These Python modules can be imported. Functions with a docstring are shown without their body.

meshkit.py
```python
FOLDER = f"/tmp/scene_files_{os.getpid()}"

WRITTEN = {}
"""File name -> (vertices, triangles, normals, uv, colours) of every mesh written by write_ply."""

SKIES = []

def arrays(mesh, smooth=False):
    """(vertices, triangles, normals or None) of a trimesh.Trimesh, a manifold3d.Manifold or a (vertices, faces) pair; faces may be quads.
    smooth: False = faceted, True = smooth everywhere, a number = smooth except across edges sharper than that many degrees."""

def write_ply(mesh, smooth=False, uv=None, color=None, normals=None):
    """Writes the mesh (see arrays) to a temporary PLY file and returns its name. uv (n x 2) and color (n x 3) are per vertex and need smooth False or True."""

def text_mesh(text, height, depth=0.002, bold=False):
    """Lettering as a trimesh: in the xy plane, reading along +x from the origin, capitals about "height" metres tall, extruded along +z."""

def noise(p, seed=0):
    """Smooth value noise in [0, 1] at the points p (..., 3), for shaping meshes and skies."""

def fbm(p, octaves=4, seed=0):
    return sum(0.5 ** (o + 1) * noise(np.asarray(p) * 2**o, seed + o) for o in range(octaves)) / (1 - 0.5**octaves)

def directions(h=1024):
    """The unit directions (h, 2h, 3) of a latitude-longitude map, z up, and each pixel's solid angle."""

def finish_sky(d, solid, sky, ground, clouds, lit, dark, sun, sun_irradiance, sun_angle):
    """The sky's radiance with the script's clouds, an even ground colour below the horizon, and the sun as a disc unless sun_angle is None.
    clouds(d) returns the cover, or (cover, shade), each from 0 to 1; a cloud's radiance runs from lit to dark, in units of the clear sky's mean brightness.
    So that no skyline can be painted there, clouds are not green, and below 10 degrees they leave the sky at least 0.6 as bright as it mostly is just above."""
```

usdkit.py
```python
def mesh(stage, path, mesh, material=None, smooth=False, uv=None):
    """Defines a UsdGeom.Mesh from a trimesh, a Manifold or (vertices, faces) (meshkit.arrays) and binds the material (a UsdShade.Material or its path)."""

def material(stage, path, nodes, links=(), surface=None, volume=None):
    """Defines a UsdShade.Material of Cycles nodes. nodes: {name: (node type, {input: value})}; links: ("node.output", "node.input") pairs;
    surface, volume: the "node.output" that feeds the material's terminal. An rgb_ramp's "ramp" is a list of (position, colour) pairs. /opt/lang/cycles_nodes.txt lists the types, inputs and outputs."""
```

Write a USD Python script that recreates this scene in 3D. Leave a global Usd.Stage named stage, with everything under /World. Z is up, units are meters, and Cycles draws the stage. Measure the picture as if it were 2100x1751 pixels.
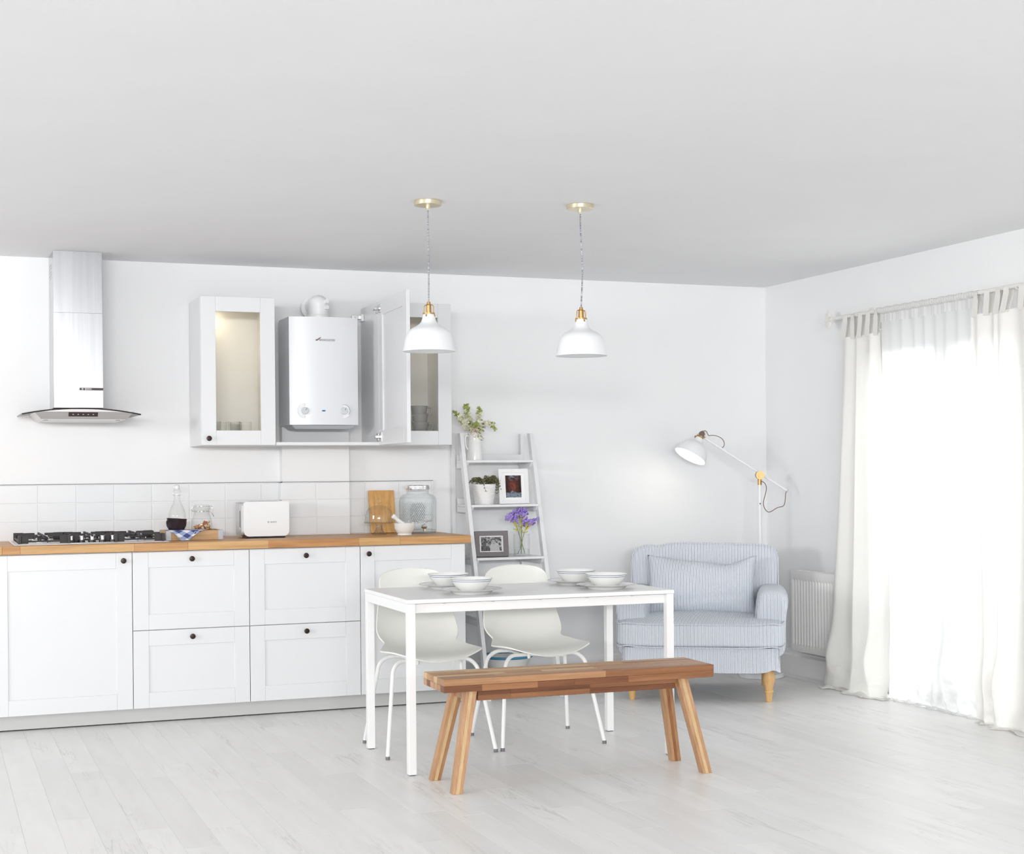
import math, random, numpy as np, trimesh, manifold3d, usdkit, meshkit
from pxr import Usd, UsdGeom, UsdLux, UsdShade, Sdf, Gf, Vt
from shapely.geometry import Polygon, LineString
from scipy.interpolate import PchipInterpolator, CubicSpline

random.seed(7); RNG = np.random.RandomState(7)
stage = Usd.Stage.CreateInMemory()
UsdGeom.SetStageUpAxis(stage, UsdGeom.Tokens.z); UsdGeom.SetStageMetersPerUnit(stage, 1.0)
UsdGeom.Xform.Define(stage, '/World'); UsdGeom.Scope.Define(stage, '/World/Looks')
PI = math.pi
mat_ = usdkit.material

# ------------------------------------------------------------------ camera, sky, lights, exposure
EXPOSURE = 0.0
YAW, ROLL, FPX, CY = math.radians(21.11), math.radians(0.50), 3085.0, 970.0
EYE = (-0.9534, -8.4814, 1.2695)
def set_camera():
    f = np.array([math.sin(YAW), math.cos(YAW), 0]); r = np.array([math.cos(YAW), -math.sin(YAW), 0]); d = np.array([0, 0, -1.0])
    r2 = r*math.cos(ROLL) + d*math.sin(ROLL); d2 = -r*math.sin(ROLL) + d*math.cos(ROLL)
    cam = UsdGeom.Camera.Define(stage, '/World/camera')
    m = Gf.Matrix4d(*r2, 0, *(-d2), 0, *(-f), 0, *EYE, 1)
    cam.AddTransformOp().Set(m)
    cam.CreateHorizontalApertureAttr(36.0); cam.CreateVerticalApertureAttr(36.0*1751/2100)
    cam.CreateFocalLengthAttr(36.0*FPX/2100); cam.CreateVerticalApertureOffsetAttr(36.0*(CY-875.5)/2100)
    cam.CreateClippingRangeAttr(Gf.Vec2f(0.05, 200)); cam.CreateExposureAttr(EXPOSURE)
set_camera()

def set_lights():
    sky = UsdLux.DomeLight.Define(stage, '/World/sky')
    sky.CreateIntensityAttr(0.38); sky.CreateColorAttr(Gf.Vec3f(0.985, 0.992, 1.0))
    def rect(name, pos, target, w, h, power, color):
        l = UsdLux.RectLight.Define(stage, '/World/' + name)
        l.CreateWidthAttr(w); l.CreateHeightAttr(h); l.CreateIntensityAttr(power); l.CreateColorAttr(Gf.Vec3f(*color))
        z = np.array(pos, float) - np.array(target, float); z /= np.linalg.norm(z)
        x = np.cross([0, 0, 1.0], z); x /= np.linalg.norm(x); y = np.cross(z, x)
        l.AddTransformOp().Set(Gf.Matrix4d(*x, 0, *y, 0, *z, 0, *pos, 1))
    # the studio lamp far left, an added front fill, and the daylight outside the garden door
    rect('left_light', (-9.5, -5.6, 2.15), (1.6, -1.2, 0.9), 3.0, 0.9, 32.0, (1.0, 0.997, 0.99))
    rect('front_light', (-2.6, -14.5, 2.2), (2.4, 0.0, 1.3), 5.0, 0.5, 79.0, (1.0, 0.998, 0.99))  # unseen fill added to brighten the back wall
    rect('daylight', (5.5, -1.85, 2.5), (3.4, -1.85, 0.5), 2.8, 2.2, 9.0, (1.0, 0.995, 0.985))
set_lights()

# ------------------------------------------------------------------ helpers: materials
def principled(name, color, rough=0.5, **kw):
    return mat_(stage, '/World/Looks/' + name, {'p': ('principled_bsdf', {'base_color': color, 'roughness': rough, **kw})}, surface='p.BSDF')

def noisy(name, c1, c2, rough=0.5, scale=(6, 6, 6), detail=4, bump=0.0, bdist=0.002, nscale=1.0, pos=(0.35, 0.65), **kw):
    nodes = {'t': ('texture_coordinate', {}), 'i': ('object_info', {}), 'c': ('combine_xyz', {}), 'k': ('math', {'math_type': 'multiply', 'value2': 37.0}),
             'a': ('vector_math', {'math_type': 'add'}), 'm': ('mapping', {'scale': scale}),
             'n': ('noise_texture', {'scale': nscale, 'detail': detail, 'roughness': 0.6}), 'r': ('rgb_ramp', {'ramp': [(pos[0], c1), (pos[1], c2)]}),
             'p': ('principled_bsdf', {'roughness': rough, **kw})}
    links = [('i.random', 'k.value1'), ('k.value', 'c.x'), ('k.value', 'c.y'), ('k.value', 'c.z'), ('t.object', 'a.vector1'), ('c.vector', 'a.vector2'), ('a.vector', 'm.vector'),
             ('m.vector', 'n.vector'), ('n.fac', 'r.fac'), ('r.color', 'p.base_color')]
    if bump:
        nodes['b'] = ('bump', {'strength': bump, 'distance': bdist}); links += [('n.fac', 'b.height'), ('b.normal', 'p.normal')]
    return mat_(stage, '/World/Looks/' + name, nodes, links, surface='p.BSDF')

def glassy(name, tint=(0.990, 0.993, 0.992), edge=(0.68, 0.715, 0.705), gloss=(1, 1, 1), rough=0.02, bump=None):
    nodes = {'t1': ('transparent_bsdf', {'color': tint}), 't2': ('transparent_bsdf', {'color': edge}), 'lw': ('layer_weight', {'blend': 0.35}),
             'pw': ('math', {'math_type': 'power', 'value2': 1.6}), 'mx': ('mix_closure', {}), 'g': ('glossy_bsdf', {'color': gloss, 'roughness': rough}),
             'fp': ('math', {'math_type': 'power', 'value2': 4.0}), 'fr': ('math', {'math_type': 'multiply_add', 'value2': 0.55, 'value3': 0.03}), 'm2': ('mix_closure', {})}
    links = [('lw.facing', 'fp.value1'), ('fp.value', 'fr.value1'), ('lw.facing', 'pw.value1'), ('pw.value', 'mx.fac'), ('t1.BSDF', 'mx.closure1'), ('t2.BSDF', 'mx.closure2'), ('fr.value', 'm2.fac'), ('mx.closure', 'm2.closure1'), ('g.BSDF', 'm2.closure2')]
    if bump:
        nodes['tc'] = ('texture_coordinate', {}); nodes['v'] = ('voronoi_texture', {'scale': bump, 'feature': 'f1'}); nodes['b'] = ('bump', {'strength': 1.0, 'distance': 0.006})
        links += [('tc.object', 'v.vector'), ('v.distance', 'b.height'), ('b.normal', 'g.normal')]
    return mat_(stage, '/World/Looks/' + name, nodes, links, surface='m2.closure')

def cloth(name, color, trans, clear=0.0, tcolor=None):
    nodes = {'d': ('diffuse_bsdf', {'color': color}), 't': ('translucent_bsdf', {'color': tcolor or color}), 'm': ('mix_closure', {'fac': trans}),
             'c': ('transparent_bsdf', {}), 'm2': ('mix_closure', {'fac': clear})}
    return mat_(stage, '/World/Looks/' + name, nodes, [('d.BSDF', 'm.closure1'), ('t.BSDF', 'm.closure2'), ('m.closure', 'm2.closure1'), ('c.BSDF', 'm2.closure2')], surface='m2.closure')

def tinted(name, rough=0.6, spec=0.15):   # colour from the mesh's own "tint" primvar: printed pictures, woven cloth
    return mat_(stage, '/World/Looks/' + name, {'a': ('attribute', {'attribute': 'tint'}), 'p': ('principled_bsdf', {'roughness': rough, 'specular_ior_level': spec})}, [('a.color', 'p.base_color')], surface='p.BSDF')

def emitter(name, color, strength):
    return mat_(stage, '/World/Looks/' + name, {'e': ('emission', {'color': color, 'strength': strength})}, surface='e.emission')

M = dict(
    wall=noisy('wall_paint', (0.89, 0.896, 0.905), (0.90, 0.906, 0.914), 0.75, (3, 3, 3), 3),
    ceiling=noisy('ceiling_paint', (0.865, 0.865, 0.878), (0.88, 0.88, 0.893), 0.85, (2, 2, 2), 3),
    lacquer=principled('white_lacquer', (0.785, 0.792, 0.806), 0.32),
    trim=principled('white_gloss_trim', (0.87, 0.87, 0.88), 0.35),
    inside=principled('cabinet_interior', (0.87, 0.85, 0.80), 0.5),
    tile=noisy('white_glazed_tile', (0.84, 0.855, 0.87), (0.87, 0.885, 0.90), 0.12, (2, 2, 2), 2),
    grout=principled('tile_grout', (0.86, 0.865, 0.87), 0.9),
    edge=principled('grey_trim_edge', (0.30, 0.30, 0.32), 0.5),
    plinth=principled('plinth_shade_grey', (0.58, 0.58, 0.575), 0.4),  # grey carries the shade under the cabinets in its colour
    steel=noisy('brushed_steel', (0.50, 0.51, 0.53), (0.55, 0.56, 0.58), 0.22, (60, 60, 1.2), 2, metallic=0.95),
    steel2=noisy('satin_steel', (0.60, 0.575, 0.57), (0.66, 0.63, 0.62), 0.33, (1.5, 60, 60), 2, metallic=0.9),
    chrome=principled('chrome', (0.80, 0.80, 0.82), 0.12, metallic=1.0),
    black=principled('black_satin', (0.022, 0.017, 0.018), 0.35),
    iron=principled('cast_iron', (0.035, 0.030, 0.031), 0.55),
    knob=principled('dark_bronze', (0.030, 0.014, 0.011), 0.3, metallic=0.35),
    brass=principled('brass', (0.50, 0.315, 0.14), 0.38, metallic=1.0),
    palebrass=noisy('pale_brass', (0.76, 0.69, 0.50), (0.80, 0.73, 0.55), 0.34, (40, 3, 3), 2, metallic=0.9),
    enamel=principled('white_enamel', (0.87, 0.885, 0.90), 0.35),
    plastic=principled('white_plastic', (0.83, 0.83, 0.79), 0.38),
    metalwhite=principled('white_powder_coat', (0.90, 0.905, 0.905), 0.35),
    boiler=principled('boiler_white', (0.79, 0.81, 0.835), 0.3),
    greyp=principled('grey_plastic', (0.55, 0.56, 0.58), 0.4),
    darkp=principled('dark_panel', (0.045, 0.028, 0.028), 0.25),
    white=principled('print_white', (0.9, 0.9, 0.9), 0.6),
    dgrey=principled('print_dark', (0.10, 0.09, 0.10), 0.6),
    mgrey=principled('print_grey', (0.33, 0.33, 0.36), 0.6),
    redbrown=principled('print_redbrown', (0.22, 0.12, 0.12), 0.6),
    blue=principled('indicator_blue', (0.02, 0.17, 0.35), 0.3),
    china=principled('white_china', (0.87, 0.87, 0.85), 0.15),
    chinagrey=principled('grey_stoneware', (0.36, 0.355, 0.34), 0.35),
    band=principled('blue_grey_band', (0.20, 0.26, 0.38), 0.2),
    blackceramic=principled('black_ceramic', (0.030, 0.020, 0.026), 0.22),
    glass=glassy('clear_glass'),
    glassd=glassy('embossed_glass', (0.97, 0.985, 0.985), (0.70, 0.73, 0.74), bump=55),
    pane=glassy('window_pane', (0.97, 0.98, 0.98), (0.75, 0.8, 0.8)),
    curtain=cloth('cream_curtain', (0.93, 0.925, 0.905), 0.27, 0.0, (0.95, 0.925, 0.87)),
    sheer=cloth('white_sheer', (0.95, 0.95, 0.95), 0.60, 0.08),
    rod=principled('rod_white', (0.82, 0.80, 0.76), 0.4),
    leaf=principled('leaf_green', (0.16, 0.22, 0.035), 0.5),
    leafdark=noisy('leaf_olive', (0.10, 0.115, 0.04), (0.24, 0.215, 0.095), 0.5, (40, 40, 40)),
    stem=principled('stem_green', (0.22, 0.30, 0.08), 0.5),
    bloom=noisy('cream_bloom', (0.72, 0.72, 0.50), (0.88, 0.86, 0.74), 0.6, (60, 60, 60)),
    pinkbloom=principled('blush_bloom', (0.82, 0.66, 0.55), 0.6),
    violet=noisy('violet_bloom', (0.30, 0.20, 0.62), (0.50, 0.38, 0.80), 0.5, (70, 70, 70)),
    yellow=principled('yellow_green_bud', (0.62, 0.58, 0.12), 0.5),
    flexgrey=noisy('braided_flex', (0.20, 0.19, 0.24), (0.55, 0.55, 0.60), 0.7, (1, 1, 260), 0),
    flexbrown=principled('brown_flex', (0.22, 0.15, 0.13), 0.6),
    photo=tinted('photo_print', 0.3), weave=tinted('checked_cloth', 0.85),
    framegrey=principled('frame_grey', (0.17, 0.155, 0.16), 0.4),
    cork=noisy('oak_tray', (0.50, 0.30, 0.14), (0.62, 0.40, 0.21), 0.55, (3, 60, 60)),
    pine=noisy('turned_beech', (0.66, 0.40, 0.16), (0.74, 0.47, 0.21), 0.4, (60, 60, 5)),
    bamboo=noisy('bamboo_board', (0.56, 0.29, 0.09), (0.70, 0.40, 0.14), 0.45, (60, 60, 2.5), 4),
    nuts=noisy('mixed_nuts', (0.55, 0.25, 0.08), (0.85, 0.66, 0.38), 0.5, (30, 30, 30)),
    potwhite=principled('ribbed_pot_white', (0.86, 0.85, 0.84), 0.5),
    basin=principled('basin_white', (0.80, 0.80, 0.78), 0.4), basinrim=principled('basin_blue', (0.05, 0.24, 0.42), 0.3),
    warmadded=emitter('added_bulb', (1.0, 0.78, 0.48), 3.0), warm=emitter('warm_bulb', (1.0, 0.78, 0.48), 9.0), hot=emitter('lamp_bulb', (1.0, 0.93, 0.80), 40.0),
    sole=principled('foot_grey', (0.18, 0.18, 0.20), 0.4),
)
def wood(name, c1, c2, axis, rough=0.42):
    s = [55, 55, 55]; s[axis] = 3.0
    return noisy(name, c1, c2, rough, tuple(s), 5, bump=0.08, bdist=0.001, pos=(0.3, 0.72))
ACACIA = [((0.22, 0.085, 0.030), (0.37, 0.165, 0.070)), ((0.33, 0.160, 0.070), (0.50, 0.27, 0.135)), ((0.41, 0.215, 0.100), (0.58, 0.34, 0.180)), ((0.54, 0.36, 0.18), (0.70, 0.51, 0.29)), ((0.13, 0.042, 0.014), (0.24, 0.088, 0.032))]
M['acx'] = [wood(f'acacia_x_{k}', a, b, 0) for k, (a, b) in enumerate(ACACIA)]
M['acz'] = [wood(f'acacia_z_{k}', a, b, 2) for k, (a, b) in enumerate(ACACIA)]
OAK = [((0.44, 0.215, 0.075), (0.66, 0.37, 0.15)), ((0.50, 0.27, 0.10), (0.70, 0.43, 0.19)), ((0.40, 0.18, 0.058), (0.60, 0.31, 0.12))]
M['oak'] = [wood(f'oak_{k}', a, b, 0) for k, (a, b) in enumerate(OAK)]

def floor_material(name, tone):
    # whitewashed oak laminate: soft cloudy grain along the board and thin grey cracks
    a, b = tuple(0.825*tone*c for c in (1, .992, .975)), tuple(0.89*tone*c for c in (1, .996, .985))
    nodes = {'g': ('geometry', {}), 'i': ('object_info', {}), 'k': ('math', {'math_type': 'multiply', 'value2': 61.0}), 'c': ('combine_xyz', {}), 'a': ('vector_math', {'math_type': 'add'}),
             'm': ('mapping', {'scale': (14, 1.7, 1)}), 'n': ('noise_texture', {'scale': 1.0, 'detail': 5, 'roughness': 0.6}), 'r': ('rgb_ramp', {'ramp': [(0.3, a), (0.7, b)]}),
             'm2': ('mapping', {'scale': (15, 1.25, 1)}), 'w': ('noise_texture', {'scale': 1.0, 'detail': 4, 'roughness': 0.65, 'distortion': 0.6}),
             'ab': ('math', {'math_type': 'subtract', 'value2': 0.5}), 'ab2': ('math', {'math_type': 'absolute'}),
             'vr': ('rgb_ramp', {'ramp': [(0.0, (0.40, 0.40, 0.40)), (0.006, (0.24, 0.24, 0.24)), (0.028, (0, 0, 0)), (1, (0, 0, 0))]}),
             'msk': ('noise_texture', {'scale': 1.0, 'detail': 1}), 'm3': ('mapping', {'scale': (5, 1.3, 1)}), 'mr': ('rgb_ramp', {'ramp': [(0.52, (0, 0, 0)), (0.68, (1, 1, 1))]}),
             'mul': ('mix', {'mix_type': 'multiply', 'fac': 1.0}), 'bw': ('rgb_to_bw', {}), 'mx': ('mix', {'color2': (0.36, 0.355, 0.34)}), 'p': ('principled_bsdf', {'roughness': 0.36, 'specular_ior_level': 0.5})}
    links = [('i.random', 'k.value1'), ('k.value', 'c.x'), ('k.value', 'c.y'), ('g.position', 'a.vector1'), ('c.vector', 'a.vector2'), ('a.vector', 'm.vector'), ('m.vector', 'n.vector'), ('n.fac', 'r.fac'),
             ('a.vector', 'm2.vector'), ('m2.vector', 'w.vector'), ('w.fac', 'ab.value1'), ('ab.value', 'ab2.value1'), ('ab2.value', 'vr.fac'), ('a.vector', 'm3.vector'), ('m3.vector', 'msk.vector'), ('msk.fac', 'mr.fac'),
             ('vr.color', 'mul.color1'), ('mr.color', 'mul.color2'), ('mul.color', 'bw.color'), ('bw.val', 'mx.fac'), ('r.color', 'mx.color1'), ('mx.color', 'p.base_color')]
    return mat_(stage, '/World/Looks/' + name, nodes, links, surface='p.BSDF')
M['floor'] = [floor_material(f'laminate_{k}', t) for k, t in enumerate((0.97, 1.0, 1.02))]

def ticking():   # narrow blue and white stripes; the stripe coordinate is the first UV, in metres
    nodes = {'u': ('uvmap', {'attribute': 'st'}), 's': ('separate_xyz', {}), 'k': ('math', {'math_type': 'multiply', 'value2': 1/0.0068}), 'f': ('math', {'math_type': 'fraction'}),
             'r': ('rgb_ramp', {'ramp': [(0.0, (0.84, 0.86, 0.89)), (0.50, (0.84, 0.86, 0.89)), (0.56, (0.32, 0.36, 0.455)), (0.94, (0.32, 0.36, 0.455)), (1.0, (0.84, 0.86, 0.89))]}),
             'p': ('principled_bsdf', {'roughness': 0.9, 'specular_ior_level': 0.15})}
    return mat_(stage, '/World/Looks/ticking_stripe', nodes, [('u.UV', 's.vector'), ('s.x', 'k.value1'), ('k.value', 'f.value1'), ('f.value', 'r.fac'), ('r.color', 'p.base_color')], surface='p.BSDF')
M['ticking'] = ticking()

# ------------------------------------------------------------------ helpers: scene tree
COUNT = {}
def numbered(parent, name):
    k = (parent, name); n = COUNT.get(k, 0); COUNT[k] = n + 1
    return name if n == 0 else f'{name}_{n:03d}'
def tag(prim, label=None, cat=None, group=None, kind=None):
    for k, v in (('label', label), ('category', cat), ('group', group), ('kind', kind)):
        if v: prim.SetCustomDataByKey(k, v)
    return prim
class Node:
    def __init__(self, path): self.path = path
    @property
    def prim(self): return stage.GetPrimAtPath(self.path)
WORLD = Node('/World')
def thing(name, label=None, cat=None, loc=(0, 0, 0), rotz=0.0, group=None, kind=None, parent=WORLD):
    path = parent.path + '/' + numbered(parent.path, name)
    x = UsdGeom.Xform.Define(stage, path)
    if parent is WORLD:
        x.AddTranslateOp().Set(Gf.Vec3d(*loc)); x.AddRotateZOp().Set(math.degrees(rotz))
    tag(x.GetPrim(), label, cat, group, kind)
    return Node(path)
def group_part(name, parent): return thing(name, parent=parent)
def part(name, mesh, m, parent=WORLD, smooth=False, label=None, cat=None, group=None, kind=None, uv=None, tint=None):
    path = parent.path + '/' + numbered(parent.path, name)
    g = usdkit.mesh(stage, path, mesh, m, smooth, uv)
    if tint is not None:
        UsdGeom.PrimvarsAPI(g).CreatePrimvar('tint', Sdf.ValueTypeNames.Color3fArray, 'vertex').Set(Vt.Vec3fArray.FromNumpy(np.asarray(tint, np.float32)))
    tag(g.GetPrim(), label, cat, group, kind)
    return Node(path)
def dup(node, loc, rotz, label=None, group=None):
    was = node.prim.GetCustomData()
    r = thing(node.prim.GetName(), label or was.get('label'), was.get('category'), loc, rotz, group or was.get('group'))
    r.prim.GetReferences().AddInternalReference(node.path); r.prim.SetInstanceable(True)
    return r
def structure(name): return thing(name, kind='structure')

# ------------------------------------------------------------------ helpers: shapes
cat_ = trimesh.util.concatenate
_BOXF = None
def box(x0, x1, y0, y1, z0, z1, b=0.0015):
    """A box with chamfered edges."""
    b = min(b, 0.45*min(x1-x0, y1-y0, z1-z0))
    pts = []
    for sx in (0, 1):
        for sy in (0, 1):
            for sz in (0, 1):
                x, y, z = (x0, x1)[sx], (y0, y1)[sy], (z0, z1)[sz]
                ix, iy, iz = (x+b, x-b)[sx], (y+b, y-b)[sy], (z+b, z-b)[sz]
                pts += [(x, iy, iz), (ix, y, iz), (ix, iy, z)]
    return unit_box_like(pts) if b > 0 else trimesh.creation.box(bounds=[(x0, y0, z0), (x1, y1, z1)])
def unit_box_like(pts):
    global _BOXF
    if _BOXF is None:
        ref = []
        for sx in (0, 1):
            for sy in (0, 1):
                for sz in (0, 1):
                    x, y, z = sx*1., sy*1., sz*1.
                    ref += [(x, .1+.8*sy, .1+.8*sz), (.1+.8*sx, y, .1+.8*sz), (.1+.8*sx, .1+.8*sy, z)]
        ref = np.array(ref); h = trimesh.convex.convex_hull(ref)
        idx = [int(np.argmin(((ref - v)**2).sum(1))) for v in h.vertices]
        _BOXF = np.array(idx)[h.faces]
    return trimesh.Trimesh(np.array(pts), _BOXF, process=False)
def move(m, t=(0, 0, 0), rx=0, ry=0, rz=0, s=None):
    m = m.copy()
    if s is not None: m.apply_scale(s)
    for a, ax in ((rx, (1, 0, 0)), (ry, (0, 1, 0)), (rz, (0, 0, 1))):
        if a: m.apply_transform(trimesh.transformations.rotation_matrix(a, ax))
    m.apply_translation(t); return m
def align(m, p0, p1):
    """Moves a mesh made along +z from the origin onto the line p0 > p1."""
    T = trimesh.geometry.align_vectors([0, 0, 1], np.array(p1, float) - np.array(p0, float)); m = m.copy(); m.apply_transform(T); m.apply_translation(p0); return m
def lathe(profile, n=40):
    m = trimesh.creation.revolve(np.array(profile, float), sections=n)
    m.merge_vertices()
    if m.is_watertight and m.volume < 0: m.invert()
    return m
def smoothline(pts, n=40):
    p = np.array(pts, float); t = np.r_[0, np.cumsum(np.linalg.norm(np.diff(p, axis=0), axis=1))]
    return CubicSpline(t, p)(np.linspace(0, t[-1], n))
def fillet(pts, r, k=6):
    """A polyline with its inner corners rounded."""
    p = [np.array(q, float) for q in pts]; out = [p[0]]
    for a, b, c in zip(p, p[1:], p[2:]):
        d = min(r, 0.48*np.linalg.norm(a-b), 0.48*np.linalg.norm(c-b)); u = b + (a-b)/np.linalg.norm(a-b)*d; w = b + (c-b)/np.linalg.norm(c-b)*d
        out += [(1-t)**2*u + 2*t*(1-t)*b + t*t*w for t in np.linspace(0, 1, k)]
    return np.array(out + [p[-1]])
def tube(points, r, n=10, caps=True):
    p = np.asarray(points, float); r = np.broadcast_to(r, (len(p),)).astype(float)
    t = np.gradient(p, axis=0); t /= np.linalg.norm(t, axis=1, keepdims=True) + 1e-12
    a = np.cross(t[0], [0, 0, 1.0] if abs(t[0][2]) < .9 else [1.0, 0, 0]); a /= np.linalg.norm(a); A = [a]
    for i in range(1, len(p)):
        a = a - t[i]*(a@t[i]); a /= np.linalg.norm(a); A.append(a)
    A = np.array(A); B = np.cross(t, A); ang = np.arange(n)*2*PI/n
    v = p[:, None] + r[:, None, None]*(np.cos(ang)[None, :, None]*A[:, None] + np.sin(ang)[None, :, None]*B[:, None])
    v = v.reshape(-1, 3); f = []
    for i in range(len(p)-1):
        for j in range(n):
            q = (i*n+j, i*n+(j+1) % n, (i+1)*n+(j+1) % n, (i+1)*n+j); f += [(q[0], q[1], q[2]), (q[0], q[2], q[3])]
    if caps:
        v = np.vstack([v, p[0], p[-1]]); k = len(v)
        for j in range(n):
            f += [(k-2, (j+1) % n, j), (k-1, (len(p)-1)*n+j, (len(p)-1)*n+(j+1) % n)]
    return trimesh.Trimesh(v, f, process=False)
def rod(p0, p1, r, n=12): return tube([p0, p1], r, n)
def grid_faces(nu, nv):
    i, j = np.meshgrid(np.arange(nu-1), np.arange(nv-1), indexing='ij'); a = (i*nv+j).ravel()
    return np.vstack([np.c_[a, a+nv, a+nv+1], np.c_[a, a+nv+1, a+1]])
def sheet(P):
    """An open surface from a grid of points (nu, nv, 3)."""
    P = np.asarray(P, float); return trimesh.Trimesh(P.reshape(-1, 3), grid_faces(*P.shape[:2]), process=False)
def shell(P, th):
    """A closed shell of thickness th on a grid of points."""
    P = np.asarray(P, float); nu, nv = P.shape[:2]
    N = np.cross(np.gradient(P, axis=0), np.gradient(P, axis=1)); N /= np.linalg.norm(N, axis=2, keepdims=True) + 1e-12
    a, b = P + N*th/2, P - N*th/2; f = grid_faces(nu, nv); n = nu*nv
    ring = [i*nv for i in range(nu)] + [(nu-1)*nv+j for j in range(1, nv)] + [i*nv+nv-1 for i in range(nu-2, -1, -1)] + [j for j in range(nv-2, 0, -1)]
    s = []
    for p, q in zip(ring, ring[1:]+ring[:1]): s += [(p, q, q+n), (p, q+n, p+n)]
    m = trimesh.Trimesh(np.vstack([a.reshape(-1, 3), b.reshape(-1, 3)]), np.vstack([f, f[:, ::-1]+n, np.array(s)]), process=False)
    m.fix_normals(); return m
def superbox(w, d, h, e=0.35, nu=40, nv=64, crown=0.0):
    """A pillowy rounded box about the origin (superellipsoid); crown puffs the top."""
    sp = lambda x, p: np.sign(x)*np.abs(x)**p
    u = np.linspace(-PI/2, PI/2, nu); v = np.linspace(-PI, PI, nv)
    U, V = np.meshgrid(u, v, indexing='ij')
    x = w/2*sp(np.cos(U), e)*sp(np.cos(V), e); y = d/2*sp(np.cos(U), e)*sp(np.sin(V), e); z = h/2*sp(np.sin(U), e)
    z = z + np.where(z > 0, 1, 0.3)*np.sign(z)*crown*(1-np.clip((2*x/w)**2, 0, 1))*(1-np.clip((2*y/d)**2, 0, 1))
    m = trimesh.Trimesh(np.stack([x, y, z], -1).reshape(-1, 3), grid_faces(nu, nv)[:, ::-1], process=True); m.merge_vertices(); return m
def extrude(poly, h): return trimesh.creation.extrude_polygon(poly, h, engine='earcut')
def xz_extrude(pts, y0, y1):
    """A polygon in the xz plane, extruded from y0 to y1."""
    m = extrude(Polygon(pts), y1-y0); v = m.vertices.copy(); m.vertices = np.c_[v[:, 0], y1 - v[:, 2], v[:, 1]]
    m.fix_normals(); return m
def yz_extrude(pts, x0, x1):
    m = extrude(Polygon(pts), x1-x0); v = m.vertices.copy(); m.vertices = np.c_[x0+v[:, 2], v[:, 0], v[:, 1]]; m.fix_normals(); return m
def rrect(x0, x1, y0, y1, r): return Polygon([(x0+r, y0+r), (x1-r, y0+r), (x1-r, y1-r), (x0+r, y1-r)]).buffer(r, 8)
def lettering(text, height, depth, at, bold=True):
    """Flat letters standing on the xz plane, facing -y, starting at the point."""
    m = meshkit.text_mesh(text, height, depth, bold); v = m.vertices.copy()
    m.vertices = np.c_[at[0]+v[:, 0], at[1]-v[:, 2], at[2]+v[:, 1]]; return m
def facing(m, at):
    """A mesh modelled in the xy plane, looking along +z, stood up to face -y at the point."""
    v = m.vertices.copy(); m = m.copy(); m.vertices = np.c_[at[0]+v[:, 0], at[1]-v[:, 2], at[2]+v[:, 1]]; return m
def ring_emblem(r, depth=0.001):   # ring with a small armature shape inside
    a = Polygon([(math.cos(t)*r, math.sin(t)*r) for t in np.linspace(0, 2*PI, 40)[:-1]]); b = a.buffer(-0.17*r)
    p = a.difference(b); bar = 0.12*r
    for s in (-1, 1): p = p.union(Polygon([(s*.42*r-bar, -.72*r), (s*.42*r+bar, -.72*r), (s*.42*r+bar, .72*r), (s*.42*r-bar, .72*r)]))
    p = p.union(Polygon([(-.42*r, -bar), (.42*r, -bar), (.42*r, bar), (-.42*r, bar)]))
    return cat_([extrude(g, depth) for g in getattr(p, 'geoms', [p])])

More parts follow.
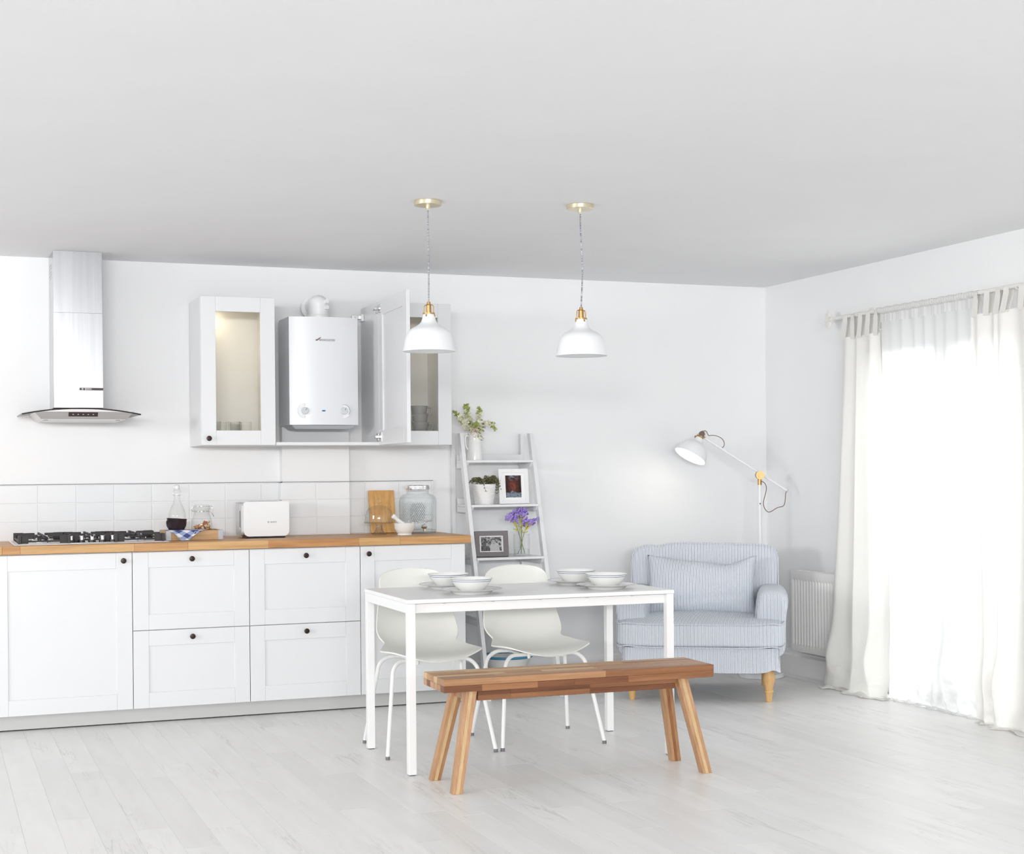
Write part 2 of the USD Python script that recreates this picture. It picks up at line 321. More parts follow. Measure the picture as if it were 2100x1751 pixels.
# ------------------------------------------------------------------ the setting
CEIL, XR, XL, YF = 2.454, 4.085, -4.2, -9.3
ZW = 0.927                      # worktop height
fl = structure('floor')
part('subfloor', box(XL, 4.25, -11.0, 0.05, -0.12, -0.012, 0), M['grout'], fl)
PITCH, PX0 = 0.1253, -0.659
rr = random.Random(3)
def planks():
    k0 = -5
    for k in range(k0, 38):
        x0 = PX0 + PITCH*k; y = -rr.uniform(0, 1.2) - 0.0; ys = [0.0]
        if x0 > XR - 0.02: break
        while y > -5.6: ys.append(y); y -= 1.285
        ys.append(-5.7)
        for a, b in zip(ys, ys[1:]):
            if a - b > 0.02:
                part('plank', box(x0+0.0002, min(x0+PITCH-0.0002, XR), b+0.0003, a-0.0003, -0.011, -rr.uniform(0, 0.0002), 0.0005), M['floor'][rr.randrange(3)], fl)
planks()
x_end = PX0 + PITCH*(-5)
part('outer_boards', cat_([box(XL, x_end-0.001, -5.7, 0, -0.012, 0, 0), box(XL, 4.2, -11.0, -5.702, -0.012, 0, 0)]), M['floor'][1], fl)

part('ceiling', box(XL, 4.3, YF, 0.1, CEIL, CEIL+0.12, 0), M['ceiling'], kind='structure')

wb = structure('wall_back')
part('plaster', box(XL, XR+0.1, 0.0, 0.12, 0, CEIL, 0), M['wall'], wb)
BX0, BX1, BD = 0.900, 1.291, 0.07
bx = structure('wall_boxing')
part('boxing', box(BX0, BX1, -BD, -0.0005, ZW+.0005, 2.14, 0.001), M['wall'], bx)
part('grout_bed', cat_([box(-1.6, BX0, -0.0065, 0.0, ZW, ZW+.301, 0), box(BX1, 1.812, -0.0065, 0, ZW, ZW+.301, 0)]), M['grout'], wb)
part('grout_bed', box(BX0-0.004, BX1, -BD-0.0065, -BD, ZW+.0005, ZW+.301, 0), M['grout'], bx)
def tile_run(xs, y, to=wb):
    for r in range(3):
        for a, b in zip(xs, xs[1:]):
            part('tile', box(a+.0012, b-.0012, y-0.0085-rr.uniform(0, .0006), y-0.003, ZW+.1*r+.0012, ZW+.1*(r+1)-.0012, 0.003), M['tile'], to)
tile_run([-1.62, -1.418, -1.219, -1.02, -.82, -.62, -.419, -.219, -.02, .185, .389, .590, .794, BX0-.004], 0.0)
tile_run([BX0-.008, 1.094, BX1], -BD, bx)
tile_run([BX1, 1.401, 1.608, 1.809], 0.0)
for r in range(3):                                   # tiles on the left return of the boxing
    part('tile', box(BX0-.0085, BX0-.003, -BD-.002, -.009, ZW+.1*r+.0012, ZW+.1*(r+1)-.0012, 0.002), M['tile'], bx)
part('tile_trim', cat_([box(-1.62, BX0-.011, -.0105, 0, ZW+.301, ZW+.3045, .0005), box(BX1+.0025, 1.816, -.0105, 0, ZW+.301, ZW+.3045, .0005)]), M['edge'], wb)
part('tile_trim', cat_([box(BX0-.010, BX1+.002, -BD-.0105, -BD, ZW+.301, ZW+.3045, .0005), box(BX0-.0105, BX0-.0002, -BD-.0105, -.0005, ZW+.301, ZW+.3045, .0005)]), M['edge'], bx)
part('tile_trim', box(1.810, 1.8155, -.011, 0, ZW, ZW+.3005, .0005), M['trim'], wb)

# right wall with the opening of the garden door
DY0, DY1, DZ = -2.62, -1.16, 2.07
wr = structure('wall_right')
part('plaster', cat_([box(XR, XR+.16, DY1, 0.0, 0, CEIL, 0), box(XR, XR+.16, YF, DY0, 0, CEIL, 0), box(XR, XR+.16, DY0, DY1, DZ, CEIL, 0)]), M['wall'], wr)
dr = structure('door_1')
def garden_door():
    x0, x1 = XR+.06, XR+.12
    part('frame', cat_([box(x0, x1, DY1-.06, DY1, 0, DZ), box(x0, x1, DY0, DY0+.06, 0, DZ), box(x0, x1, DY0+.06, DY1-.06, DZ-.06, DZ), box(x0, x1, DY0+.06, DY1-.06, 0, .05)]), M['trim'], dr)
    mid = (DY0+DY1)/2
    for a, b in ((DY0+.062, mid-.002), (mid+.002, DY1-.062)):
        lf = group_part('leaf', dr)
        part('leaf_frame', cat_([box(x0+.01, x1-.01, a, a+.075, .052, DZ-.062), box(x0+.01, x1-.01, b-.075, b, .052, DZ-.062), box(x0+.01, x1-.01, a+.075, b-.075, DZ-.14, DZ-.062), box(x0+.01, x1-.01, a+.075, b-.075, .052, .17)]), M['trim'], lf)
        part('pane', box(x0+.025, x0+.033, a+.07, b-.07, .165, DZ-.135, 0), M['pane'], lf)
garden_door()
part('baseboard_back', yz_extrude([(0, 0), (-.018, 0), (-.018, .115), (-.013, .135), (-.006, .145), (0, .145)], 1.83, XR), M['trim'], kind='structure')
def bb(y0, y1): return xz_extrude([(XR, 0), (XR-.03, 0), (XR-.03, .115), (XR-.022, .128), (XR-.022, .140), (XR-.008, .158), (XR, .158)], y0, y1)
part('baseboard_right', cat_([bb(DY1+.005, -.018), bb(YF, DY0-.005)]), M['trim'], kind='structure')

# ------------------------------------------------------------------ kitchen run
YD = -0.62                       # face of the doors
def shaker(parent, name, x0, x1, z0, z1, y=YD, th=0.02, st=0.079, rl=0.079, glass=None, both=False):
    """A framed door or drawer front: stiles, rails and the recessed panel (or a glass pane)."""
    d = group_part(name, parent); b = .0012
    part('stile', box(x0, x0+st-.0003, y, y+th, z0, z1, b), M['lacquer'], d); part('stile', box(x1-st+.0003, x1, y, y+th, z0, z1, b), M['lacquer'], d)
    part('rail', box(x0+st, x1-st, y, y+th, z0, z0+rl, b), M['lacquer'], d); part('rail', box(x0+st, x1-st, y, y+th, z1-rl, z1, b), M['lacquer'], d)
    if glass: part('pane', sheet([[(x0+st-.004, y+.010, z0+rl-.004), (x1-st+.004, y+.010, z0+rl-.004)], [(x0+st-.004, y+.010, z1-rl+.004), (x1-st+.004, y+.010, z1-rl+.004)]]), M['glass'], d)
    else: part('panel', box(x0+st-.006, x1-st+.006, y+.007, y+(th-.007 if both else th-.001), z0+rl-.006, z1-rl+.006, .0003), M['lacquer'], d)
    return d
KNOB = lathe([(0, 0), (.0065, 0), (.0065, .009), (.0075, .012), (.0125, .015), (.0139, .018), (.0139, .0215), (.0128, .0235), (.010, .0245), (0, .0247)], 32)
def knob(d, x, z, y=YD): part('knob', move(KNOB, (x, y, z), rx=PI/2), M['knob'], d, smooth=30, label='round dark bronze knob')
def base_cabinet(x0, x1, label, fronts, knobs):
    c = thing('base_cabinet', label, 'cabinet', (x0, 0, 0)); w = x1-x0
    part('body', box(.0005, w-.0005, YD+.0205, -.001, .085, .884, .001), M['lacquer'], c)
    for (nm, z0, z1), k in zip(fronts, knobs):
        d = shaker(c, nm, .0016, w-.0016, z0, z1); knob(d, *k)
full, two = [('door', .082, .880)], [('drawer', .482, .880), ('drawer', .082, .4785)]
base_cabinet(-.685, 0.0, 'white base cabinet with a single framed door, under the gas hob at the left edge', full, [(.685-.045, .841)])
base_cabinet(0.0, 0.6, 'white base cabinet with two framed drawers, under the wooden tray and towel', two, [(.30, .842), (.30, .441)])
base_cabinet(0.6, 1.2, 'white base cabinet with two framed drawers, under the toaster', two, [(.30, .842), (.30, .441)])
base_cabinet(1.2, 1.8, 'white end cabinet with a single framed door, partly behind the dining table', full, [(.045, .841)])
base_cabinet(-1.37, -.687, 'white base cabinet with a framed door, just outside the left edge of the picture', full, [(.64, .841)])
part('plinth', cat_([box(-1.37, 1.79, -.565, -.55, .006, .0845, .001)]), M['plinth'], label='long shade-grey kickboard along the floor below the white base cabinets', cat='kickboard')

wt = thing('worktop', 'long oak block worktop on the white base cabinets', 'worktop', (0, 0, 0))
part('slab', cat_([box(-1.45, BX0-.001, -.614, -.0005, .886, ZW, 0), box(BX0-.001, BX1+.001, -.614, -BD-.0008, .886, ZW, 0), box(BX1+.001, 1.829, -.614, -.0005, .886, ZW, 0)]), M['oak'][0], wt)
xs = [-1.45, -1.02, -.63, -.545, .01, .28, .70, 1.19, 1.42, 1.829]
for k, (a, b) in enumerate(zip(xs, xs[1:])):
    part('front_stave', box(a+.0002, b-.0002, -.636, -.6142, .886, ZW-.0002, .0012), M['oak'][(0, 1, 2, 1, 0, 1, 2, 1, 0)[k]], wt)

# --- gas hob
def hob():
    x0, x1, y0, y1 = -.572, .192, -.590, -.075
    h = thing('gas_hob', 'stainless gas hob with black cast iron pan supports, set in the oak worktop', 'hob', ((x0+x1)/2, (y0+y1)/2, ZW))
    W, D = (x1-x0)/2, (y1-y0)/2
    part('tray', cat_([box(-W, W, -D, D, .0003, .006, .002), box(-W+.02, W-.02, -D+.02, D-.02, .006, .009, .001)]), M['steel2'], h)
    def burner(x, y, r):
        b = group_part('burner', h)
        part('burner_base', move(lathe([(0, 0), (r*1.25, 0), (r*1.2, .006), (r*.95, .010), (r*.95, .017), (0, .017)], 28), (x, y, .009)), M['chrome'], b, smooth=30)
        part('burner_cap', move(lathe([(0, 0), (r, 0), (r*1.02, .003), (r*.9, .007), (0, .0075)], 28), (x, y, .026)), M['iron'], b, smooth=30)
        part('igniter', rod((x+r*1.25, y, .009), (x+r*1.25, y, .027), .003, 8), M['china'], b)
    for x, y, r in ((-.235, .12, .036), (-.235, -.12, .028), (.235, .12, .030), (.235, -.12, .036), (0, .05, .048)): burner(x, y, r)
    def support(cx, w):
        s = group_part('pan_support', h); z1, z0 = .050, .038; y0, y1 = (-.225 if w > .11 else -.150), .225; bars = []
        for y in (y0, y1): bars.append(box(cx-w, cx+w, y-.006, y+.006, .016, .024, .002))
        for x in (cx-w, cx+w): bars.append(box(x-.006, x+.006, y0, y1, .016, .024, .002))
        for sx in (-1, 1):
            for y in (y0, y1):
                bars.append(box(min(cx+sx*w, cx+sx*(w-.042)), max(cx+sx*w, cx+sx*(w-.042)), y-.007, y+.007, .009, .048, .002))
                bars.append(box(cx+sx*w-.007, cx+sx*w+.007, y-.03, y+.03, .009, .048, .002))
        for yc in ((-.12, .12) if w < .14 else (0.05,)):
            for sx in (-1, 1):
                bars.append(box(min(cx+sx*.025, cx+sx*w), max(cx+sx*.025, cx+sx*w), yc-.005, yc+.005, z0, z1, .002))
            for sy in (-1, 1):
                a, b = sorted((yc+sy*.025, yc+sy*.105)); bars.append(box(cx-.005, cx+.005, a, b, z0, z1, .002)); 
        part('grate', cat_(bars), M['iron'], s)
    support(-.235, .118); support(.235, .118); support(0, .10)
    for k in range(5):
        x = -.104 + .052*k; kn = group_part('control_knob', h)
        part('collar', move(lathe([(0, 0), (.0185, 0), (.0175, .012), (0, .012)], 24), (x, -.205, .009)), M['black'], kn, smooth=30)
        part('cap', move(lathe([(0, 0), (.0115, 0), (.0115, .020), (.010, .022), (0, .022)], 24), (x, -.205, .021)), M['chrome'], kn, smooth=30)
hob()

# --- range hood
def hood():
    h = thing('range_hood', 'stainless steel chimney hood with curved glass visor on the wall above the gas hob', 'range hood', (-.227, 0, 0)); ox = -.227
    part('flue_cover', box(-.1247, .1230, -.2975, -.001, 2.13, CEIL-.0005, .0006), M['steel'], h); part('lower_cover', box(-.1255, .1240, -.2985, -.001, 1.632, 2.1299, .0006), M['steel'], h)
    part('vent_slots', cat_([box(-.1262, -.1242, -.20, -.05, CEIL-.06-.018*k, CEIL-.052-.018*k, .0003) for k in range(5)]), M['greyp'], h)
    # glass visor, arched across its width
    P = np.array([[(x, y, 1.6245 - .030*(x/.295)**2 - .004*((y+.02)/.5)**2) for y in np.linspace(-.495+.02*(x/.295)**2, -.012, 8)] for x in np.linspace(-.295, .295, 33)])
    part('glass_visor', shell(P, .006), M['visor'] if 'visor' in M else M['pane'], h, smooth=40)
    e = P[:, 0] + [0, -.001, 0]; part('visor_edge', tube(e, .0035, 8), M['iron'], h, smooth=True)
    # tapered body under the glass
    t = np.array([(-.238, -.485, 1.604), (.258, -.485, 1.604), (.258, -.004, 1.606), (-.238, -.004, 1.606)]); m = np.array([(-.200, -.462, 1.566), (.222, -.462, 1.566), (.222, -.004, 1.566), (-.200, -.004, 1.566)])
    body = trimesh.convex.convex_hull(np.vstack([t, m, [[(-.08), -.487, 1.617], [.09, -.487, 1.617], [-.08, -.01, 1.618], [.09, -.01, 1.618]]]))
    part('body', body, M['steel2'], h)
    part('filter_panel', box(-.195, .217, -.455, -.02, 1.5635, 1.5662, .0008), M['enamel'], h)
    for x in (-.19, .17): part('spot', move(lathe([(0, 0), (.012, 0), (.010, -.003), (0, -.003)], 20), (x+.012, -.44, 1.5635)), M['edge'], h)
    # control panel on the sloping front
    def on_front(x, s, d=.001):   # s: 0 at the lower edge of the front, 1 at the upper edge
        p = np.array([x, -.462-.0235*s, 1.566+.040*s]); n = np.array([0, -.862, .507])*np.array([1, 1, -1]); return p + n/np.linalg.norm(n)*d
    def panel(x0, x1, s0, s1, d): 
        q = [on_front(x, s, dd) for x in (x0, x1) for s in (s0, s1) for dd in (-.002, d)]; return trimesh.convex.convex_hull(np.array(q))
    cp = group_part('control_panel', h)
    part('panel_glass', panel(-.068, .078, .36, .88, .0015), M['darkp'], cp)
    for k in range(5):
        x = -.045 + .025*k
        part('touch_icon', panel(x-.0035, x+.0035, .57, .67, .0019), M['greyp'], cp)
    nb = group_part('name_strip', h)
    part('strip', box(.0035,   .1240, -.3000, -.2983, 1.724, 1.737, .0003), M['darkp'], nb)
    part('letters', lettering('BOSCH', .0072, .0006, (.030, -.3000, 1.7270)), M['white'], nb)
    part('emblem', facing(ring_emblem(.0048, .0006), (.0185, -.3000, 1.7306)), M['white'], nb)
M['visor'] = glassy('visor_glass', (0.80, 0.82, 0.82), (0.35, 0.33, 0.34))
hood()

# --- glazed wall cabinets
def wall_cabinet(x0, label, lamp):
    w, z0, z1, d = .402, 1.432, 2.232, .370; c = thing('glass_cabinet', label, 'wall cabinet', (x0, 0, z0)); h = z1-z0; t = .017
    for nm, b in (('side_panel', (0, t, -d, -.001, 0, h)), ('side_panel', (w-t, w, -d, -.001, 0, h)), ('top_panel', (t, w-t, -d, -.001, h-t, h)), ('bottom_panel', (t, w-t, -d, -.001, 0, t))):
        outer = box(*b, .0008); part(nm, outer, M['lacquer'], c)
    # linings a shade warmer than the outside
    part('lining', cat_([box(t, w-t, -.010, -.002, t, h-t, 0), box(t, t+.002, -d+.004, -.010, t, h-t, 0), box(w-t-.002, w-t, -d+.004, -.010, t, h-t, 0), box(t, w-t, -d+.004, -.010, t, t+.002, 0), box(t, w-t, -d+.004, -.010, h-t-.002, h-t, 0)]), M['inside'], c)
    dr = shaker(c, 'door', .0012, w-.0012, .001, h-.001, y=-d-.0205, glass=True); knob(dr, .038, .037, y=-d-.0205)
    if True:  # right cabinet: unseen spotlight added to warm its interior
        part('spotlight', move(lathe([(0, 0), (.028, 0), (.030, -.006), (.026, -.010), (.022, -.010), (.022, -.006), (0, -.006)], 28), (.10, -.10, h-t-.002)), M['chrome'], c, smooth=30)
        part('spot_bulb', move(lathe([(0, 0), (.018, 0), (.018, -.002), (0, -.002)], 24), (.10, -.10, h-t-.0085)), M['warm'] if lamp else M['warmadded'], c)
        l = UsdLux.DiskLight.Define(stage, c.path + '/spot_light'); l.CreateRadiusAttr(.018); l.CreateIntensityAttr(130.0 if lamp else 34.0); l.CreateColorAttr(Gf.Vec3f(1.0, .86, .64)); l.AddTranslateOp().Set(Gf.Vec3d(.10, -.10, h-t-.013))
    return c
wall_cabinet(.3945, 'white glazed wall cabinet left of the boiler, lit by a warm spotlight inside', True)
wall_cabinet(1.405, 'white glazed wall cabinet right of the boiler, stacked grey cups inside', False)

def tumbler_mesh():
    o = [(0, .0004), (.026, .0004), (.030, .004), (.0335, .1125)]; return lathe(o, 32)
tm = tumbler_mesh(); first = None
for x, y, s, lab in ((.497, -.22, 1, 'clear glass tumbler at the left end of the lit cabinet'), (.545, -.13, 1, 'clear glass tumbler behind, second from the left in the lit cabinet'), (.600, -.22, 1, 'clear glass tumbler in the middle of the lit cabinet'),
                     (.668, -.20, 1, 'clear glass tumbler at the right end of the row in the lit cabinet'), (.632, -.11, 1, 'clear glass tumbler at the back of the row in the lit cabinet')):
    if first is None:
        first = thing('tumbler', lab, 'glass', (x, y, 1.4512), group='tumblers in the lit wall cabinet'); part('bowl', tm, M['glass'], first, smooth=30); part('rim', move(trimesh.creation.torus(.0328, .0011, 32, 8), (0, 0, .1125)), M['glass'], first, smooth=True)
    else: dup(first, (x, y, 1.4512), .3, lab)
def cup_node(lab, loc, rz):
    c = thing('cup', lab, 'cup', loc, rz, 'stacked cups in the right wall cabinet')
    part('body', lathe([(0, 0), (.034, 0), (.036, .003), (.0415, .026), (.0465, .052), (.0500, .068), (.0492, .069), (.0478, .067), (.0440, .050), (.0392, .026), (.0365, .010), (0, .0105)], 36), M['chinagrey'], c, smooth=40)
    part('handle', tube(fillet([(.046, 0, .060), (.074, 0, .060), (.070, 0, .020), (.040, 0, .024)], .012), .0045, 8), M['chinagrey'], c, smooth=True)
    return c
cz = [0, .044, .079, .122]; labs = ['grey stoneware cup at the bottom of the stack', 'grey stoneware cup second from the bottom of the stack', 'grey stoneware cup third from the bottom of the stack', 'grey stoneware cup on top of the stack']
c0 = cup_node(labs[0] + ' in the right wall cabinet', (1.683, -.20, 1.4512), -.3)
for k in (1, 2, 3): dup(c0, (1.683-.003*k, -.20, 1.4512+.047*k), (-.15, -2.6, -.5)[k-1], labs[k] + ' in the right wall cabinet')

# --- boiler cupboard: shelf board and side panel round the boiler, its door swung open
def boiler_cupboard():
    c = thing('boiler_cupboard', 'open white cupboard round the boiler with its framed door swung wide open', 'cupboard', (1.385, 0, 1.432))
    part('bottom_board', box(.798-1.385, -.0005, -.388, -BD-.001, 0, .017, .001), M['lacquer'], c)
    part('side_panel', box(0, .0185, -.370, -.001, 0, .80, .001), M['lacquer'], c)
    a = math.radians(-88.0)  # the door hangs on the right and points at the room
    d = shaker(c, 'door', 0, .594, .001, .799, y=0, both=True); knob(d, .594-.036, .037, y=.0)
    for ch in d.prim.GetChildren():
        pts = np.array(UsdGeom.Mesh(ch).GetPointsAttr().Get())
        x, y = .594 - pts[:, 0], pts[:, 1]            # distance from the hinge, depth of the leaf
        u, n = np.array([math.cos(PI-a*-1+0), math.sin(PI-a*-1)]), None
        dirv = np.array([-math.cos(-a), -math.sin(-a)]); nv = np.array([math.sin(-a), -math.cos(-a)])   # along the leaf; outward normal of its front
        q = np.array([-.006, -.392])[None] + dirv[None]*x[:, None] + nv[None]*(.0205-y)[:, None]
        UsdGeom.Mesh(ch).GetPointsAttr().Set(Vt.Vec3fArray.FromNumpy(np.c_[q, pts[:, 2]].astype(np.float32)))
        if UsdGeom.Mesh(ch).GetNormalsAttr().HasAuthoredValue():
            nn = np.array(UsdGeom.Mesh(ch).GetNormalsAttr().Get()); m2 = -nn[:, 0][:, None]*dirv + -nn[:, 1][:, None]*nv
            UsdGeom.Mesh(ch).GetNormalsAttr().Set(Vt.Vec3fArray.FromNumpy(np.c_[m2, nn[:, 2]].astype(np.float32)))
        # the leaf is turned, not mirrored: flip the winding if the map mirrored it
        if dirv[0]*-1*(-nv[1]) - dirv[1]*-1*(-nv[0]) < 0:
            idx = np.array(UsdGeom.Mesh(ch).GetFaceVertexIndicesAttr().Get()).reshape(-1, 3)[:, ::-1]
            UsdGeom.Mesh(ch).GetFaceVertexIndicesAttr().Set(Vt.IntArray.FromNumpy(idx.ravel().astype(np.int32)))
    for z in (.045, .760):
        hg = group_part('hinge', c)
        part('hinge_cup', box(-.010, -.0062, -.452, -.408, z-.026, z+.026, .002), M['chrome'], hg)
        part('hinge_arm', cat_([box(-.030, -.010, -.404, -.385, z-.006, z+.008, .002), box(-.026, -.0005, -.392, -.345, z-.008, z+.008, .003), box(-.006, -.0004, -.372, -.335, z-.022, z+.022, .002)]), M['chrome'], hg)
    part('hanging_bracket', cat_([box(-.060, -.0005, -.028, -.020, .738, .758, .001), box(-.018, -.0004, -.075, -.020, .722, .762, .001), box(-.045, -.037, -.031, -.027, .744, .752, .001)]), M['chrome'], c)
boiler_cupboard()

# --- boiler
def boiler():
    X0, X1 = .888, 1.277; cx = (X0+X1)/2; W = (X1-X0)/2; b = thing('gas_boiler', 'white wall hung gas boiler with two round dials, between the glazed cabinets', 'boiler', (cx, 0, 1.546)); H = .596
    xs = np.linspace(-W, W, 25); front = [(x, -.322-.030*(1-(x/W)**2)) for x in xs]
    poly = Polygon([(-W, -BD-.002)] + front + [(W, -BD-.002)]); cas = extrude(poly, H)
    part('casing', cas, M['boiler'], b, smooth=30)
    yf = lambda x: -.322-.030*(1-(x/W)**2)
    pan = trimesh.convex.convex_hull(np.array([(x, y, z) for s, z in ((1, 0), (.86, -.022)) for x in (-W*.93*s, W*.93*s) for y in (-.31*(1 if s == 1 else .93), -.10)]))
    part('drip_pan', pan, M['greyp'], b)
    fl_ = group_part('flue', b); fx, fy = 1.083-cx, -.205
    part('collar', move(lathe([(0, 0), (.064, 0), (.066, .004), (.066, .020), (.062, .024), (0, .024)], 40), (fx, fy, H)), M['enamel'], fl_, smooth=30)
    prof = [(0, .024), (.058, .024), (.058, .085)] + [(.058*math.cos(t), .085+.052*math.sin(t)) for t in np.linspace(.1, PI/2, 12)]
    prof[-1] = (0, .137); part('elbow', move(lathe(prof, 40), (fx, fy, H)), M['enamel'], fl_, smooth=40)
    part('duct', tube([(fx-.006, fy, H+.080), (fx-.006, -.001, H+.080)], .050, 32), M['enamel'], fl_, smooth=40)
    part('wall_flange', tube([(fx-.010, -.115, H+.075), (fx-.010, -.100, H+.075)], .066, 36), M['enamel'], fl_, smooth=40)
    for dz in (.098, .064): part('test_cap', tube([(fx+.028, fy-.036, H+dz), (fx+.036, fy-.064, H+dz)], [.0125, .012], 20), M['enamel'], fl_, smooth=40)
    def dial(x, arc):
        d = group_part('dial', b); y = yf(x)
        part('ring', facing(lathe([(0, 0), (.041, 0), (.041, .002), (.0395, .0032), (.0375, .002), (0, .002)], 40), (x, y+.0015, .077)), M['enamel'], d, smooth=30)
        part('knob', facing(lathe([(0, 0), (.020, 0), (.0195, .012), (.017, .0145), (0, .0145)], 32), (x, y, .077)), M['greyp2'], d, smooth=30)
        part('pointer', move(box(-.0012, .0012, -.0006, .0006, .004, .017, .0003), (x, y-.0146, .077), ry=.55), M['dgrey'], d)
        if arc: part('scale_arc', cat_([move(box(-.0011, .0011, -.0005, .0005, .0345, .0362, .0001), (x, y-.0012, .077), ry=t) for t in np.linspace(-.1, 2.2, 44)]), M['dgrey'], d)
        else: part('scale_mark', cat_([move(box(-.0014, .0014, -.0005, .0005, .030, .034, .0002), (x, y-.0012, .077), ry=t) for t in (0, PI)]), M['mgrey'], d)
    dial(.969-cx, False); dial(1.190-cx, True)
    e = Polygon([(.011*math.cos(t), .0042*math.sin(t)) for t in np.linspace(0, 2*PI, 25)[:-1]])
    part('indicator', facing(extrude(e, .001), (1.073-cx, yf(1.073-cx)-.0005, .077)), M['blue'], b)
    lg = group_part('maker_mark', b); lx = 1.032-cx; ly = yf(lx+.045)-.0007
    sw = Polygon([(0, .004), (.006, .0005), (.011, .003), (.028, .016), (.030, .022), (.020, .017), (.010, .0085), (.004, .010)])
    part('swoosh', facing(extrude(sw, .0008), (lx-.002, ly, .462)), M['redbrown'], lg)
    part('letters', lettering('WORCESTER', .0105, .0008, (lx+.0175, ly, .4625)), M['mgrey'], lg)
M['greyp2'] = principled('dial_grey', (0.62, 0.65, 0.68), 0.35)
boiler()

# ------------------------------------------------------------------ things on the worktop
M['galv'] = principled('galvanised', (.46, .48, .52), .45, metallic=.6)
def crate():
    x0, x1, y0, y1, h = -.150, .150, -.105, .105, .052; t = .010
    c = thing('wooden_tray', 'shallow oak crate tray with metal corners, holding a bottle and a jar', 'tray', (.350, -.300, ZW), .02)
    part('base', box(x0+t, x1-t, y0+t, y1-t, .0005, .008), M['cork'], c)
    part('side', box(x0, x1, y0, y0+t, .0005, h), M['cork'], c); part('side', box(x0, x1, y1-t, y1, .0005, h), M['cork'], c)
    for a, b in ((x0, x0+t), (x1-t, x1)):    # ends with a hand hole
        p = Polygon([(y0+t, .0005), (y1-t, .0005), (y1-t, h), (y0+t, h)]).difference(rrect(-.034, .034, .024, .040, .006)); part('end', yz_extrude_poly(p, a, b), M['cork'], c)
    for sx in (x0, x1):
        for sy in (y0, y1):
            a = sorted((sx, sx - math.copysign(.024, sx))); b = sorted((sy, sy - math.copysign(.024, sy)))
            part('corner_plate', cat_([box(a[0]-.0008, a[1]+.0008, sy-.0009, sy+.0009, .001, h+.0006, .0003), box(sx-.0009, sx+.0009, b[0]-.0008, b[1]+.0008, .001, h+.0006, .0003)]), M['galv'], c)
def yz_extrude_poly(p, x0, x1):
    m = extrude(p, x1-x0); v = m.vertices.copy(); m.vertices = np.c_[x0+v[:, 2], v[:, 0], v[:, 1]]; m.fix_normals(); return m
crate()
zt = ZW+.0085
def bottle():
    b = thing('swing_top_bottle', 'clear glass swing-top bottle with a white stopper, in the wooden tray', 'bottle', (.285, -.245, zt), .4)
    o = [(0, 0), (.041, 0), (.0455, .004), (.0455, .115), (.044, .135), (.036, .160), (.024, .185), (.0165, .205), (.0140, .225), (.0140, .245), (.0165, .247), (.0165, .258), (.0140, .262)]
    i = [(r-.003, z) for r, z in o[::-1] if z > .01 and r > .012]; i = [(max(r, .0085), z) for r, z in i]
    part('bottle_glass', lathe(o, 40), M['glass'], b, smooth=40)
    part('stopper', move(lathe([(0, 0), (.0125, 0), (.0145, .005), (.0145, .014), (.010, .022), (0, .024)], 28), (0, 0, .2625)), M['china'], b, smooth=40)
    w = [(-.017, 0, .228), (-.0235, 0, .232), (-.022, 0, .250), (-.016, 0, .272), (-.0145, .0, .281), (.0145, 0, .281), (.016, 0, .272), (.022, 0, .250), (.0235, 0, .232), (.017, 0, .228)]
    part('wire_bail', cat_([tube(smoothline(w, 40), .0011, 6), tube([(.0155*math.cos(t), .0155*math.sin(t), .228) for t in np.linspace(0, 2*PI, 25)], .0012, 6)]), M['chrome'], b, smooth=True)
bottle()
